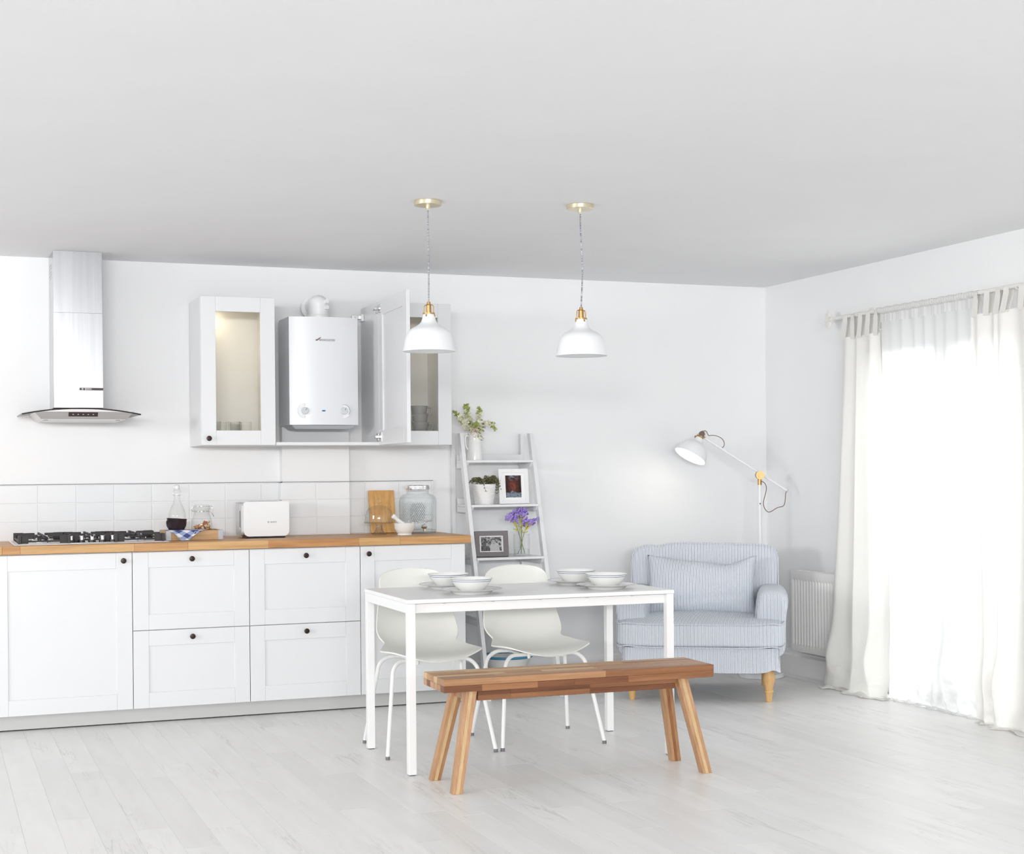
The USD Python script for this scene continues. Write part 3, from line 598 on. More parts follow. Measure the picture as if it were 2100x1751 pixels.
def jar():
    j = thing('clip_jar', 'clear glass clip-top jar half full of nuts, in the wooden tray', 'jar', (.418, -.235, zt), -.3)
    o = [(0, 0), (.050, 0), (.0555, .005), (.0560, .060), (.054, .090), (.047, .116), (.041, .126), (.041, .148), (.044, .150), (.044, .154)]
    i = [(r-.0035, z) for r, z in o[::-1] if z > .01]; part('jar_glass', lathe(o, 44), M['glass'], j, smooth=40)
    part('lid', move(lathe([(0, 0), (.043, 0), (.0435, .004), (.043, .014), (.038, .019), (0, .020)], 40), (0, 0, .157)), M['glass'], j, smooth=40)
    part('seal', move(lathe([(.038, 0), (.0455, 0), (.0455, .0028), (.038, .0028), (.038, 0)], 36), (0, 0, .1542)), M['leafpale'], j, smooth=40)
    cl = [tube([(.0435*math.cos(t), .0435*math.sin(t), z) for t in np.linspace(0, 2*PI, 33)], .0013, 6) for z in (.139, .167)]
    cl += [tube(smoothline([(.044, .012, .139), (.056, .012, .150), (.050, .012, .170), (.043, .012, .167)], 16), .0013, 6), tube(smoothline([(.044, -.012, .139), (.056, -.012, .150), (.050, -.012, .170), (.043, -.012, .167)], 16), .0013, 6),
           tube(smoothline([(.055, .012, .148), (.058, .010, .130), (.066, 0, .112), (.058, -.010, .130), (.055, -.012, .148)], 24), .0014, 6), tube(smoothline([(-.044, .01, .139), (-.055, .012, .150), (-.044, .01, .167)], 14), .0013, 6), tube(smoothline([(-.044, -.01, .139), (-.055, -.012, .150), (-.044, -.01, .167)], 14), .0013, 6)]
    part('wire_clip', cat_(cl), M['chrome'], j, smooth=True)
    r = random.Random(5); ns = []
    for k in range(210):
        a, rr_ = r.uniform(0, 2*PI), .046*math.sqrt(r.random()); z = r.uniform(.013, .072 + .012*math.cos(a))
        e = trimesh.creation.icosphere(1, 1.0); e.apply_scale([.009*r.uniform(.8, 1.2), .0055*r.uniform(.8, 1.2), .0045]); e.apply_transform(trimesh.transformations.euler_matrix(r.uniform(0, 6), r.uniform(0, 6), r.uniform(0, 6)))
        e.apply_translation((rr_*math.cos(a)*.92, rr_*math.sin(a)*.92, z)); ns.append(e)
    half = len(ns)//3
    part('nuts', cat_(ns[half:]), M['nuts'], j, smooth=True, kind='stuff', label='pale and brown mixed nuts'); part('nuts', cat_(ns[:half]), M['nuts2'], j, smooth=True, kind='stuff', label='red-brown mixed nuts')
M['leafpale'] = principled('jar_seal', (0.72, 0.76, 0.66), 0.5); M['nuts2'] = principled('red_nuts', (0.42, 0.13, 0.05), 0.5)
jar()
def bowl(z, r, lab, tilt=0.0):
    prof = [(0, 0), (r*.70, 0), (r*.74, .004), (r*.94, .022), (r, .041), (r*1.02, .043), (r*.98, .043), (r*.90, .022), (r*.70, .008), (0, .0075)]
    b = thing('dark_bowl', lab, 'bowl', (.264, -.352, z), 0)
    m = lathe(prof, 40); m.apply_transform(trimesh.transformations.rotation_matrix(tilt, (0, 1, 0))); m.apply_translation((0, 0, -m.bounds[0][2]+.0003))
    part('body', m, M['blackceramic'], b, smooth=40)
    f = lathe([(r*.52, 0), (r*.60, 0), (r*.60, .0035), (r*.52, .0035), (r*.52, 0)], 36); f.apply_transform(trimesh.transformations.rotation_matrix(tilt, (0, 1, 0))); part('foot_ring', move(f, (0, 0, .0002)), M['blackceramic'], b, smooth=40)
bowl(ZW+.0530, .054, 'lowest of the three nested black bowls on the front edge of the tray')
bowl(ZW+.0610, .0535, 'middle one of the three nested black bowls on the tray')
bowl(ZW+.0700, .053, 'topmost, slightly tilted one of the three nested black bowls on the tray', .07)
def towel():
    n = 141; u = np.linspace(0, 1, n); U, V = np.meshgrid(u, u, indexing='ij')
    # thrown over the front rim of the tray: broad on the rim, narrow where it reaches the worktop
    top = ZW+.0560; q = np.clip((V-.30)/.70, 0, 1)
    xa, xb = .207 + .048*q**.8, .412 - .058*q**1.7
    X = xa + (xb-xa)*U; hang = .0535*np.clip(1-np.abs((U-.42)*1.75)**3, .12, 1)*1.0
    Y = np.where(V < .30, -.345 - .0635*V/.30, -.4085 - .022*np.sin(PI*q*.5) - .004*np.sin(U*9+q*3)*q)
    Z = top - q**1.15*hang - .0015*np.exp(-((V-.30)/.06)**2) + .0008*np.sin(U*17)
    Z = np.maximum(Z, ZW+.0012)
    a, b = (X*1.0 + V*.125)/.042, (X*1.0 - V*.125)/.042
    A, B = (np.floor(a) % 2 == 0), (np.floor(b+.35) % 2 == 0)
    col = np.where((A & B)[..., None], (.80, .81, .83), np.where((A ^ B)[..., None], (.34, .40, .60), (.070, .095, .27)))
    t = thing('tea_towel', 'blue and white checked tea towel draped over the front of the wooden tray', 'towel', (.31, -.40, ZW))
    P = np.stack([X, Y, Z], -1) - [.31, -.40, ZW]
    part('cloth', sheet(P), M['weave'], t, smooth=True, tint=col.reshape(-1, 3))
    part('hem', tube(P[:, -1], .0013, 6), M['weavewhite'], t, smooth=True)
M['weavewhite'] = principled('hem_white', (.80, .80, .81), .9)
towel()
def toaster():
    x0, x1, y0, y1 = .626, .876, -.345, -.175; w, d = (x1-x0)/2, (y1-y0)/2; t = thing('toaster', 'white two-slice toaster with a grey end panel, on the oak worktop', 'toaster', ((x0+x1)/2, (y0+y1)/2, ZW))
    side = rrect(-w, w, .010, .200, .030).union(Polygon([(-w, .10), (w, .10), (w, .19), (w-.012, .200), (-w+.012, .200), (-w, .19)]))
    part('housing', xz_extrude(list(side.exterior.coords)[:-1], -d, d), M['enamel'], t, smooth=30)
    part('base', box(-w+.02, w-.02, -d+.012, d-.012, .001, .0115, .002), M['black'], t)
    e = rrect(-d+.006, d-.006, .016, .196, .022)
    part('end_panel', yz_extrude_poly(e, -w-.012, -w+.001), M['satin'], t)
    part('lever_track', box(-w-.0130, -w-.011, -d+.034, -d+.046, .060, .150, .0008), M['black'], t)
    part('lever', cat_([box(-w-.034, -w-.011, -d+.022, -d+.058, .190, .1965, .0025), box(-w-.0150, -w-.0115, -d+.030, -d+.050, .150, .190, .001)]), M['satin'], t)
    part('browning_button', box(-w-.0145, -w-.0118, -d+.030, -d+.050, .050, .056, .001), M['enamel'], t)
    for y in (-.032, .032): part('slot', box(-w+.045, w-.045, y-.013, y+.013, .1992, .2004, .0003), M['black'], t)
    part('cable_clip', tube([(w-.001, -.03, .125), (w+.010, -.03, .125)], .0045, 12), M['black'], t, smooth=30)
    nm = group_part('name_print', t)
    part('letters', lettering('BOSCH', .0072, .0005, (.0205, -d-.0003, .0835)), M['mgrey'], nm); part('emblem', facing(ring_emblem(.0050, .0005), (.010, -d-.0003, .087)), M['mgrey'], nm)
M['satin'] = principled('satin_grey', (.62, .63, .65), .35, metallic=.3)
toaster()
def chopping_board():
    t = thing('chopping_board', 'bamboo chopping board leaning upright against the wall tiles', 'board', (1.488, -.085, ZW), 0)
    r = .20; n = 5; w = .152
    for k in range(n):
        m = box(-w/2+w/n*k+.0001, -w/2+w/n*(k+1)-.0001, -.008, .008, 0, .250, .0008); m.apply_transform(trimesh.transformations.rotation_matrix(-r, (1, 0, 0))); m.apply_translation((0, 0, .0023)); part('strip', m, M['bamboo'], t)
chopping_board()
def cake_stand():
    t = thing('cake_stand', 'small clear glass pedestal cake stand in front of the chopping board', 'cake stand', (1.408, -.270, ZW))
    k = 16; prof = [(0, 0), (.041, 0), (.043, .003), (.030, .012), (.020, .026), (.016, .045), (.016, .056), (.022, .062), (.080, .064), (.087, .070), (.086, .073), (.078, .068), (0, .067)]
    part('pedestal', lathe(prof, 44), M['glassfoot'], t, smooth=35)
    part('foot_ribs', cat_([tube(np.array([(r_*math.cos(a), r_*math.sin(a), z) for r_, z in ((.041, .003), (.030, .012), (.0205, .026), (.0165, .045), (.0165, .055))]), .0022, 6) for a in np.linspace(0, 2*PI, k+1)[:-1]]), M['glassfoot'], t, smooth=True)
    g = thing('glass_dome', 'clear glass cake dome with a round knob, on the cake stand', 'dome', (1.408, -.270, ZW+.0694))
    o = [(.0755, 0), (.0775, .001), (.0775, .042), (.072, .064), (.058, .082), (.036, .092), (.014, .096)]; i = [(r_-.0025, z-.0025) for r_, z in o[::-1] if z > .002]
    part('dome_glass', lathe([(0, .0965)] + o[::-1] + [(.0755, .0003)], 44), M['glass'], g, smooth=40)
    part('dome_knob', move(lathe([(0, 0), (.010, 0), (.007, .005), (.006, .008)] + [(.0165*math.sin(a), .0245-.0165*math.cos(a)) for a in np.linspace(.4, PI-.01, 14)] + [(0, .041)], 32), (0, 0, .0967)), M['glassfoot'], g, smooth=40)
M['glassfoot'] = glassy('pressed_glass', (.985, .988, .988), (.76, .78, .78))
cake_stand()
mo = thing('mortar', 'white porcelain mortar bowl with a pestle resting in it', 'mortar', (1.532, -.355, ZW))
part('bowl', lathe([(0, 0), (.038, 0), (.040, .002), (.039, .008), (.048, .018), (.057, .036), (.0595, .064), (.0600, .066), (.0555, .066), (.053, .040), (.040, .020), (0, .014)], 44), M['china'], mo, smooth=40)
part('foot_ring', move(lathe([(.034, 0), (.0405, 0), (.0405, .004), (.034, .004), (.034, 0)], 40), (0, 0, .0002)), M['china'], mo, smooth=30)
pe = thing('pestle', 'white porcelain pestle leaning out of the mortar', 'pestle', (1.520, -.355, ZW+.045))
pp = np.array([(.030, 0, -.012), (.010, 0, .010), (-.016, 0, .030), (-.040, 0, .050), (-.052, 0, .0600), (-.058, 0, .0650)])
part('shaft', tube(smoothline(pp, 24), np.interp(np.linspace(0, 1, 24), [0, .12, .3, .75, .85, .95, 1], [.010, .0150, .0135, .0105, .0125, .0150, .011]), 20), M['china'], pe, smooth=60)
def dispenser():
    x0, x1 = 1.572, 1.770; w = (x1-x0)/2; d = .075; t = thing('drinks_dispenser', 'large square embossed glass drinks dispenser with screw lid and metal tap', 'dispenser', ((x0+x1)/2, -.165, ZW))
    S = []
    for z, k, r in ((.0005, .93, .020), (.010, 1, .026), (.120, 1, .028), (.185, 1, .028), (.207, .95, .034), (.222, .80, .05), (.228, .66, .055), (.234, .64, .055), (.252, .64, .055)):
        sx, sy = w*k, d*k if k > .7 else w*k*.98
        if k <= .7: pts = [(w*k*math.cos(a), w*k*math.sin(a)) for a in np.linspace(0, 2*PI, 49)[:-1]]
        else: pts = [(math.copysign(abs(math.cos(a))**.38, math.cos(a))*sx, math.copysign(abs(math.sin(a))**.38, math.sin(a))*sy) for a in np.linspace(0, 2*PI, 49)[:-1]]
        S.append([(x, y, z) for x, y in pts+pts[:1]])
    m = sheet(S); bot = trimesh.Trimesh(np.vstack([np.array(S[0])[:-1], [[0, 0, .004]]]), [(k, (k+1) % 48, 48) for k in range(48)], process=False)
    part('tank', cat_([m, bot]), M['glassd'], t, smooth=40)
    part('thick_base', move(superbox(2*w*.95, 2*d*.95, .022, .3, 16, 40), (0, 0, .013)), M['glassbase'], t, smooth=True)
    rb = []                                       # embossed lattice on the front and back
    for s in (-1, 1):
        for k in range(-7, 8):
            for sl in (-1, 1):
                pts = []
                for q in np.linspace(-1, 1, 13):
                    x, z = .0115*k*1.0 + sl*q*.035, .118 + q*.058
                    if abs(x) < w*.74: pts.append((x, s*(d*.985), z))
                if len(pts) > 2: rb.append(tube(pts, .0016, 5))
    part('embossed_lattice', cat_(rb), M['lattice'], t, smooth=True, kind='stuff')
    part('lid', move(lathe([(0, 0), (.0685, 0), (.0695, .002), (.0695, .008), (.0680, .009), (.0695, .010), (.0695, .021), (.067, .025), (0, .025)], 44), (0, 0, .2525)), M['chrome'], t, smooth=30)
    tp = group_part('tap', t)
    part('spigot', cat_([tube([(.008, -d+.004, .040), (.008, -d-.022, .040)], .012, 20), tube([(.008, -d-.022, .052), (.008, -d-.024, .012)], [.011, .008], 18), move(lathe([(0, -.016), (.010, -.012), (.016, 0), (.010, .012), (0, .016)], 20), (.008, -d-.024, .040))]), M['chrome'], tp, smooth=40)
    part('lever', tube(smoothline([(.008, -d-.024, .052), (.009, -d-.025, .064), (.018, -d-.026, .070), (.052, -d-.030, .077)], 14), .0035, 10), M['chrome'], tp, smooth=True)
M['lattice'] = glassy('lattice_glass', (.985, .99, .99), (.86, .89, .90)); M['glassbase'] = glassy('thick_glass', (.97, .98, .98), (.74, .77, .78))
dispenser()

# ------------------------------------------------------------------ ladder shelf and what stands on it
LX0, LX1 = 1.925, 2.385
SH = [(1.346, -.245, -.060, 1.965, 2.352), (1.088, -.322, -.060, 1.957, 2.354), (.786, -.405, -.060, 1.950, 2.356), (.446, -.490, -.060, 1.945, 2.360), (.110, -.575, -.060, 1.940, 2.362)]
def yrail(z): return -.165 - .287*(1.505-z)      # the leaning front rail, as y at height z
def ladder():
    cx = (LX0+LX1)/2; t = thing('ladder_shelf', 'white wooden ladder shelf leaning by the wall between cabinets and armchair', 'shelf', (cx, 0, 0))
    for s in (-1, 1):
        a = [(yrail(1.505)-.022, 1.505), (yrail(1.505)+.022, 1.505), (yrail(0)+.022, 0.0005), (yrail(0)-.022, 0.0005)]
        x = s*(LX1-LX0)/2; x0, x1 = sorted((x, x-s*.022)); part('front_rail', yz_extrude(a, x0, x1), M['lacquer'], t)
        x0, x1 = sorted((x+s*.0, x-s*.022)); part('rear_leg', box(x0, x1, -.040, -.008, .0005, 1.505, .001), M['lacquer'], t)
    for z, yf, yb, x0, x1 in SH:
        sh = group_part('shelf', t); a0, a1 = LX0-cx+.0225, LX1-cx-.0225
        part('board', box(a0, a1, yf, yb, z-.014, z, .0015), M['lacquer'], sh)
        part('back_lip', box(a0, a1, yb-.016, yb, z+.0002, z+.034, .001), M['lacquer'], sh)
        for s in (-1, 1):
            xa = s*(a1) ; u0, u1 = sorted((xa, xa-s*.014))
            part('cleat', yz_extrude([(yf+.004, z-.0145), (yb, z-.0145), (yb, z-.046), (yf+.040, z-.046), (yf+.022, z-.034)], u0, u1), M['lacquer'], sh)
ladder()
def petal_cluster(r, n, size, flat=.45):
    """A loose floret: n petals round a centre."""
    ps = []
    for k in range(n):
        e = trimesh.creation.icosphere(1, 1.0); e.apply_scale([size, size*.62, size*flat*.5]); e.apply_translation((size*.75, 0, size*.15)); e.apply_transform(trimesh.transformations.euler_matrix(0, r.uniform(-.5, .1), 2*PI*k/n + r.uniform(-.2, .2))); ps.append(e)
    m = cat_(ps); m.apply_transform(trimesh.transformations.euler_matrix(r.uniform(-1, 1), r.uniform(-1, 1), r.uniform(0, 6))); return m
def leaf(p, d, L, W, bend, r):
    u = np.linspace(0, 1, 7); d = np.array(d, float); d /= np.linalg.norm(d); side = np.cross(d, [0, 0, 1.0]); side /= np.linalg.norm(side)+1e-9
    side = side*math.cos(r) + np.cross(d, side)*math.sin(r)
    c = np.array([np.array(p) + d*L*x + np.array([0, 0, -bend*L*x*x]) for x in u]); w = W*np.sin(PI*np.clip(u, .03, .98)**.8)
    return shell(np.stack([c-side*w[:, None], c+[0, 0, .0015], c+side*w[:, None]], 1), .0008)
def jug():
    j = thing('white_jug', 'tall white enamel jug of cream flowers on the top shelf of the ladder', 'jug', (2.028, -.150, 1.346))
    o = [(0, 0.0003), (.045, .0003), (.0465, .004), (.0440, .040), (.0385, .100), (.0350, .130), (.0370, .150), (.0410, .160)]; i = [(r_-.0025, z) for r_, z in o[::-1] if z > .003]
    m = lathe(o + i + [(0, .006)], 44); v = m.vertices.copy(); k = np.clip((v[:, 2]-.120)/.04, 0, 1)**2; ang = np.arctan2(v[:, 1], v[:, 0]); v[:, 0] += k*.016*np.exp(-(np.abs(ang)/.5)**2); v[:, 2] += k*.006*np.exp(-(np.abs(ang)/.5)**2); m.vertices = v
    part('body', m, M['china'], j, smooth=50)
    part('handle', tube(smoothline([(-.038, -.004, .146), (-.056, -.006, .142), (-.060, -.006, .110), (-.050, -.004, .074), (-.0405, -.002, .064)], 24), [.0055]*24, 10), M['china'], j, smooth=True)
jug()
def stock(label, path, nb, seed, r0=.030, pink=0.0):
    r = random.Random(seed); p = smoothline(path, 40); base = np.array([2.028, -.150, 1.360]); f = thing('flower_stem', label, 'flower', tuple(base), 0); p = p - base
    part('stem', tube(p, .0022, 6), M['stem'], f, smooth=True)
    t = np.r_[0, np.cumsum(np.linalg.norm(np.diff(p, axis=0), axis=1))]; t /= t[-1]
    def at(x): return np.array([np.interp(x, t, p[:, k]) for k in range(3)])
    fl_, pk, gr = [], [], []
    for k in range(nb):
        x = r.uniform(.45, .985); q = at(x); rad = r0*(1.08-x)**.5*1.15*math.sqrt(r.random()); a = r.uniform(0, 2*PI)
        m = petal_cluster(r, 5, .0098*(1.25-.6*x)*r.uniform(.8, 1.25)); m.apply_translation(q + [rad*math.cos(a), rad*math.sin(a), r.uniform(-.004, .004)])
        (gr if x > .86 or r.random() < .12 else pk if r.random() < pink else fl_).append(m)
    part('blossoms', cat_(fl_), M['bloom'], f, smooth=True, kind='stuff')
    if pk: part('blush_blossoms', cat_(pk), M['pinkbloom'], f, smooth=True, kind='stuff')
    if gr: part('buds', cat_(gr), M['budgreen'], f, smooth=True, kind='stuff')
    lv = []
    for k in range(7):
        q = at(r.uniform(.30, .62)); a = r.uniform(0, 2*PI); lv.append(leaf(q, (math.cos(a), math.sin(a), .7), r.uniform(.03, .05), .0055, .5, r.uniform(-1, 1)))
    for l_ in lv: part('leaf', l_, M['leaf'], f, smooth=True)
M['budgreen'] = principled('bud_green', (.40, .46, .13), .55)
b0 = (2.028, -.150, 1.400)
stock('cream flower stem leaning far left out of the white jug', [b0, (2.005, -.150, 1.510), (1.955, -.165, 1.575), (1.893, -.175, 1.632)], 85, 11)
stock('tallest cream flower stem, upright at the back of the white jug', [b0, (2.020, -.140, 1.510), (1.998, -.130, 1.600), (1.985, -.130, 1.678)], 80, 12)
stock('cream flower stem standing upright on the right of the white jug', [b0, (2.038, -.155, 1.510), (2.052, -.160, 1.590), (2.058, -.160, 1.662)], 55, 13, .024)
stock('cream flower stem arching down to the right over the jug rim', [b0, (2.050, -.170, 1.510), (2.085, -.185, 1.565), (2.122, -.190, 1.560), (2.138, -.190, 1.520)], 44, 14, .022)
stock('short blush and cream flower stem low in the jug mouth', [b0, (2.030, -.170, 1.500), (2.020, -.190, 1.540), (2.026, -.195, 1.566)], 50, 15, .036, .6)
def plant():
    x, y, z = 2.062, -.215, 1.088; t = thing('potted_plant', 'trailing small-leaved plant in a ribbed white pot on the second shelf', 'plant', (x, y, z)); h = .118
    prof = [(0, .0003), (.053, .0003), (.054, .003)]
    for k in range(1, 25): zz = .003 + (h-.006)*k/24; rr_ = .054 + .016*k/24; prof += [(rr_+.0008, zz-.0022), (rr_-.0003, zz)]
    prof += [(.071, h), (.068, h), (.064, h-.012), (0, h-.012)]
    part('pot', lathe(prof, 48), M['potwhite'], t, smooth=25)
    part('soil', move(lathe([(0, 0), (.063, 0), (.060, .003), (0, .006)], 32), (0, 0, h-.0118)), M['soil'], t, smooth=30)
    r = random.Random(9); st, lv = [], []
    for k in range(46):
        a = r.uniform(-.7, .9) if k % 3 else r.uniform(0, 2*PI); e = .045 + r.uniform(.01, .055); q0 = np.array([.04*math.cos(a)*r.random(), .04*math.sin(a)*r.random(), h-.006]); up = r.uniform(.015, .05)
        fall = r.uniform(-.055, .02) if k % 3 else r.uniform(.0, .03); q1 = np.array([e*.6*math.cos(a), e*.6*math.sin(a), h+up]); q2 = np.array([e*1.05*math.cos(a), e*1.05*math.sin(a)*.8, h+fall])
        if k == 4: q1, q2 = np.array([-.028, -.060, h+.025]), np.array([-.018, -.080, h-.040])
        c = smoothline([q0, q1, q2], 12); st.append(tube(c, .0009, 5))
        for i in range(2, 12):
            for s in (-1, 1):
                b = r.uniform(0, 6); lv.append(leaf(c[i], (math.cos(b), math.sin(b), r.uniform(-.2, .6)), r.uniform(.007, .013), .0032, .3, r.uniform(-1, 1)))
    part('stems', cat_(st), M['leafdark'], t, smooth=True, kind='stuff'); part('leaves', cat_(lv), M['leafdark'], t, smooth=True, kind='stuff')
M['soil'] = principled('soil', (.05, .035, .025), .9)
plant()
def ramp_noise(X, Y, s, seed): return meshkit.fbm(np.stack([X*s, Y*s, np.zeros_like(X)], -1), 4, seed)
def frame(name, label, w, h, fw, mat, loc, rz, tilt, mat_w, picture, proud=0.004, th=.016):
    t = thing(name, label, 'picture frame', loc, rz); T = trimesh.transformations.rotation_matrix(-tilt, (1, 0, 0))
    def put(nm, m, mm, **k): m = m.copy(); m.apply_transform(T); m.apply_translation((0, 0, th*math.sin(tilt)*.0 + .0004)); part(nm, m, mm, t, **k)
    for nm, q in (('frame_side', [(-w/2, 0), (-w/2+fw, fw), (-w/2+fw, h-fw), (-w/2, h)]), ('frame_side', [(w/2, h), (w/2-fw, h-fw), (w/2-fw, fw), (w/2, 0)]), ('frame_bottom', [(-w/2, 0), (w/2, 0), (w/2-fw, fw), (-w/2+fw, fw)]), ('frame_top', [(-w/2, h), (-w/2+fw, h-fw), (w/2-fw, h-fw), (w/2, h)])):
        put(nm, xz_extrude(q, -th, 0), mat)
    if proud: put('frame_bead', cat_([xz_extrude([(-w/2+fw*a, h*0+fw*a), (w/2-fw*a, fw*a), (w/2-fw*(a+.2), fw*(a+.2)), (-w/2+fw*(a+.2), fw*(a+.2))], -th-.002, -th) for a in (.7,)] ), mat)
    put('backing', box(-w/2+fw*.5, w/2-fw*.5, -.006, -.001, fw*.5, h-fw*.5, 0), M['mgrey'])
    put('mount', box(-w/2+fw-.001, w/2-fw+.001, -.008, -.0061, fw-.001, h-fw+.001, 0), M['white'])
    pw, ph = mat_w; nu, nv = 91, 121; u = np.linspace(0, 1, nu); v = np.linspace(0, 1, nv); U, V = np.meshgrid(u, v, indexing='ij')
    P = np.stack([(U-.5)*pw, np.full_like(U, -.0084), h/2 + (V-.5)*ph], -1); m = sheet(P); put('print', m, M['photo'], tint=picture(U, V).reshape(-1, 3), label='printed photograph', smooth=True)
    s = trimesh.creation.box(bounds=[(-.02, 0, .0), (.02, .002, h*.55)]); s.apply_transform(trimesh.transformations.rotation_matrix(tilt*1.2+.12, (1, 0, 0))); s.apply_translation((0, h*.60*math.sin(tilt)+.052, .001)); part('strut', s, M['mgrey'], t)
def forest(U, V):      # a reddish wood, bright sky at the end of the ride, pale snow below
    n = ramp_noise(U, V, 14, 3); tr = ramp_noise(U*3.2, V*.25, 9, 5); c = np.zeros(U.shape+(3,)); c[:] = (.055, .022, .020)
    trunk = (tr > .56)[..., None]; c = np.where(trunk, (.018, .010, .014), c); red = np.exp(-((U-.47)/.22)**2-((V-.5)/.22)**2)[..., None]; c = c + red*np.array([.34, .075, .03])*n[..., None]
    sky = np.clip((V-.72)/.3, 0, 1)*np.exp(-((U-.48)/.30)**2)*np.clip((n-.38)*5, 0, 1); c = c*(1-sky[..., None]) + sky[..., None]*np.array([.30, .31, .38])
    snow = np.clip((.24+.10*np.exp(-((U-.45)/.14)**2)-V)/.06, 0, 1)*np.clip((n-.25)*4, .12, 1); return c*(1-snow[..., None]) + snow[..., None]*np.array([.20, .25, .30])
def portrait(U, V):    # black and white: two small children, one in front with long hair, one behind smiling
    n = ramp_noise(U*1.4, V, 11, 8); g = .16 + .55*np.clip((n-.3)*2.2, 0, 1); el = lambda x, y, a, b: ((U-x)/a)**2 + ((V-y)/b)**2 < 1
    g = np.where(el(.66, .20, .24, .42), .62+.2*n, g); g = np.where(el(.88, .34, .12, .07), .66, g); g = np.where(el(.60, .70, .135, .215), .16+.25*n, g); g = np.where(el(.61, .63, .105, .165), .66, g)
    for ex in (.57, .655): g = np.where(el(ex, .67, .018, .018), .10, g)
    g = np.where(el(.615, .555, .045, .022), .14, g); g = np.where(el(.615, .563, .038, .010), .8, g)
    g = np.where(el(.20, .14, .24, .30), .09+.3*n, g); g = np.where(el(.235, .50, .15, .22), .12+.30*ramp_noise(U*4, V, 12, 2), g); g = np.where(el(.30, .46, .06, .12), .55, g)
    return np.repeat((np.clip(g, 0, 1)**1.5*.85)[..., None], 3, -1)*np.array([1, .98, 1.0])
frame('picture_frame', 'white picture frame with a red forest photograph on the second ladder shelf', .186, .205, .022, M['trim'], (2.243, -.225, 1.088), 0, .10, (.098, .130), forest)
frame('picture_frame', 'dark grey picture frame with a black and white portrait on the third ladder shelf', .196, .148, .026, M['framegrey'], (2.062, -.330, .786), -.12, .16, (.122, .082), portrait, proud=0, th=.026)
def vase():
    x, y, z = 2.262, -.300, .786; t = thing('glass_vase', 'clear glass cylinder vase holding purple flowers on the third ladder shelf', 'vase', (x, y, z)); h = .128
    part('glass_wall', lathe([(0, .0003), (.046, .0003), (.0475, .003), (.0475, h), (.0455, h+.0006)], 44), M['glass'], t, smooth=40)
    part('water', lathe([(0, .0125), (.0438, .0125), (.0438, .040), (0, .040)], 36), M['glassbase'], t, smooth=40)
    r = random.Random(21); specs = (('purple flower stem leaning left in the glass vase', (-.055, -.01, .205), 8), ('purple flower stem standing tallest in the middle of the glass vase', (.002, .01, .232), 11), ('purple flower stem leaning right in the glass vase', (.052, -.01, .178), 7))
    for lab, tip, nfl in specs:
        f = thing('purple_flower', lab, 'flower', (x, y, z+.014)); p = smoothline([(-tip[0]*.4, .01, 0), (tip[0]*.15, 0, .09), (tip[0]*.6, tip[1]*.6, .155), tip], 24)
        part('stem', tube(p, .0022, 6), M['stem'], f, smooth=True); tip = np.array(tip)
        for k in range(nfl):
            o = np.array([r.uniform(-.032, .032), r.uniform(-.022, .022), r.uniform(-.018, .016)]); m = petal_cluster(r, 7, .0165*r.uniform(.85, 1.15), .55); m.apply_translation(tip+o); part('bloom', m, M['violet'], f, smooth=True)
            part('flower_tube', tube([tip+o*.75, p[-8]+r.uniform(-.004, .004)], [.0034, .0015], 7), M['yellow'], f, smooth=True)
        for k in range(3):
            q = p[14]+np.array([r.uniform(-.01, .01), 0, r.uniform(0, .02)]); a = r.uniform(0, 6); part('bud', tube([q, q+np.array([.026*math.cos(a), .02*math.sin(a), .008])], [.0018, .0035], 7), M['yellow'], f, smooth=True)
vase()
ba = thing('basin', 'round white basin with a blue rim on the bottom ladder shelf', 'basin', (2.150, -.335, .1105))
part('bowl', lathe([(0, 0), (.100, 0), (.108, .006), (.140, .095), (.146, .100), (.142, .103), (.134, .095), (.100, .010), (0, .008)], 48), M['basin'], ba, smooth=40)
part('rim', move(trimesh.creation.torus(.1445, .0075, 48, 10), (0, 0, .101)), M['basinrim'], ba, smooth=True, label='blue rim')
so = thing('wall_socket', 'small grey wall socket half hidden between the worktop end and the ladder shelf', 'socket', (1.875, 0, .80)); part('plate', box(-.043, .043, -.010, -.0005, -.043, .043, .003), M['greyp'], so); part('insert', box(-.024, .024, -.0125, -.0098, -.024, .024, .002), M['greyp2'], so)

# ------------------------------------------------------------------ dining table, chairs, bench
def table():
    t = thing('dining_table', 'white rectangular dining table laid with four bowls and plates', 'table', (1.533, -2.088, 0), math.radians(-.8)); W, D, H = .622, .352, .740
    part('tabletop', box(-W, W, -D, D, H-.017, H, .0015), M['metalwhite'], t)
    zt = H-.0175; a = .034
    for sx in (-1, 1):
        for sy in (-1, 1):
            x0, x1 = sorted((sx*(W-.002), sx*(W-.002-a))); y0, y1 = sorted((sy*(D-.002), sy*(D-.002-a))); part('leg', box(x0, x1, y0, y1, .004, zt, .0012), M['metalwhite'], t)
            part('foot', box(x0+.004, x1-.004, y0+.004, y1-.004, .0004, .0042, .0008), M['sole'], t)
        x0, x1 = sorted((sx*(W-.002), sx*(W-.002-a))); part('end_rail', box(x0, x1, -D+.033, D-.033, zt-.040, zt, .001), M['metalwhite'], t)
    for sy in (-1, 1):
        y0, y1 = sorted((sy*(D-.030), sy*(D-.052))); part('side_rail', box(-W+.033, W-.033, y0, y1, zt-.042, zt-.003, .001), M['metalwhite'], t)
        for k in range(5): part('rail_clip', box(-.45+.22*k-.007, -.45+.22*k+.007, y0-.002, y1+.002, zt-.006, zt, .0006), M['greyp'], t)
table()
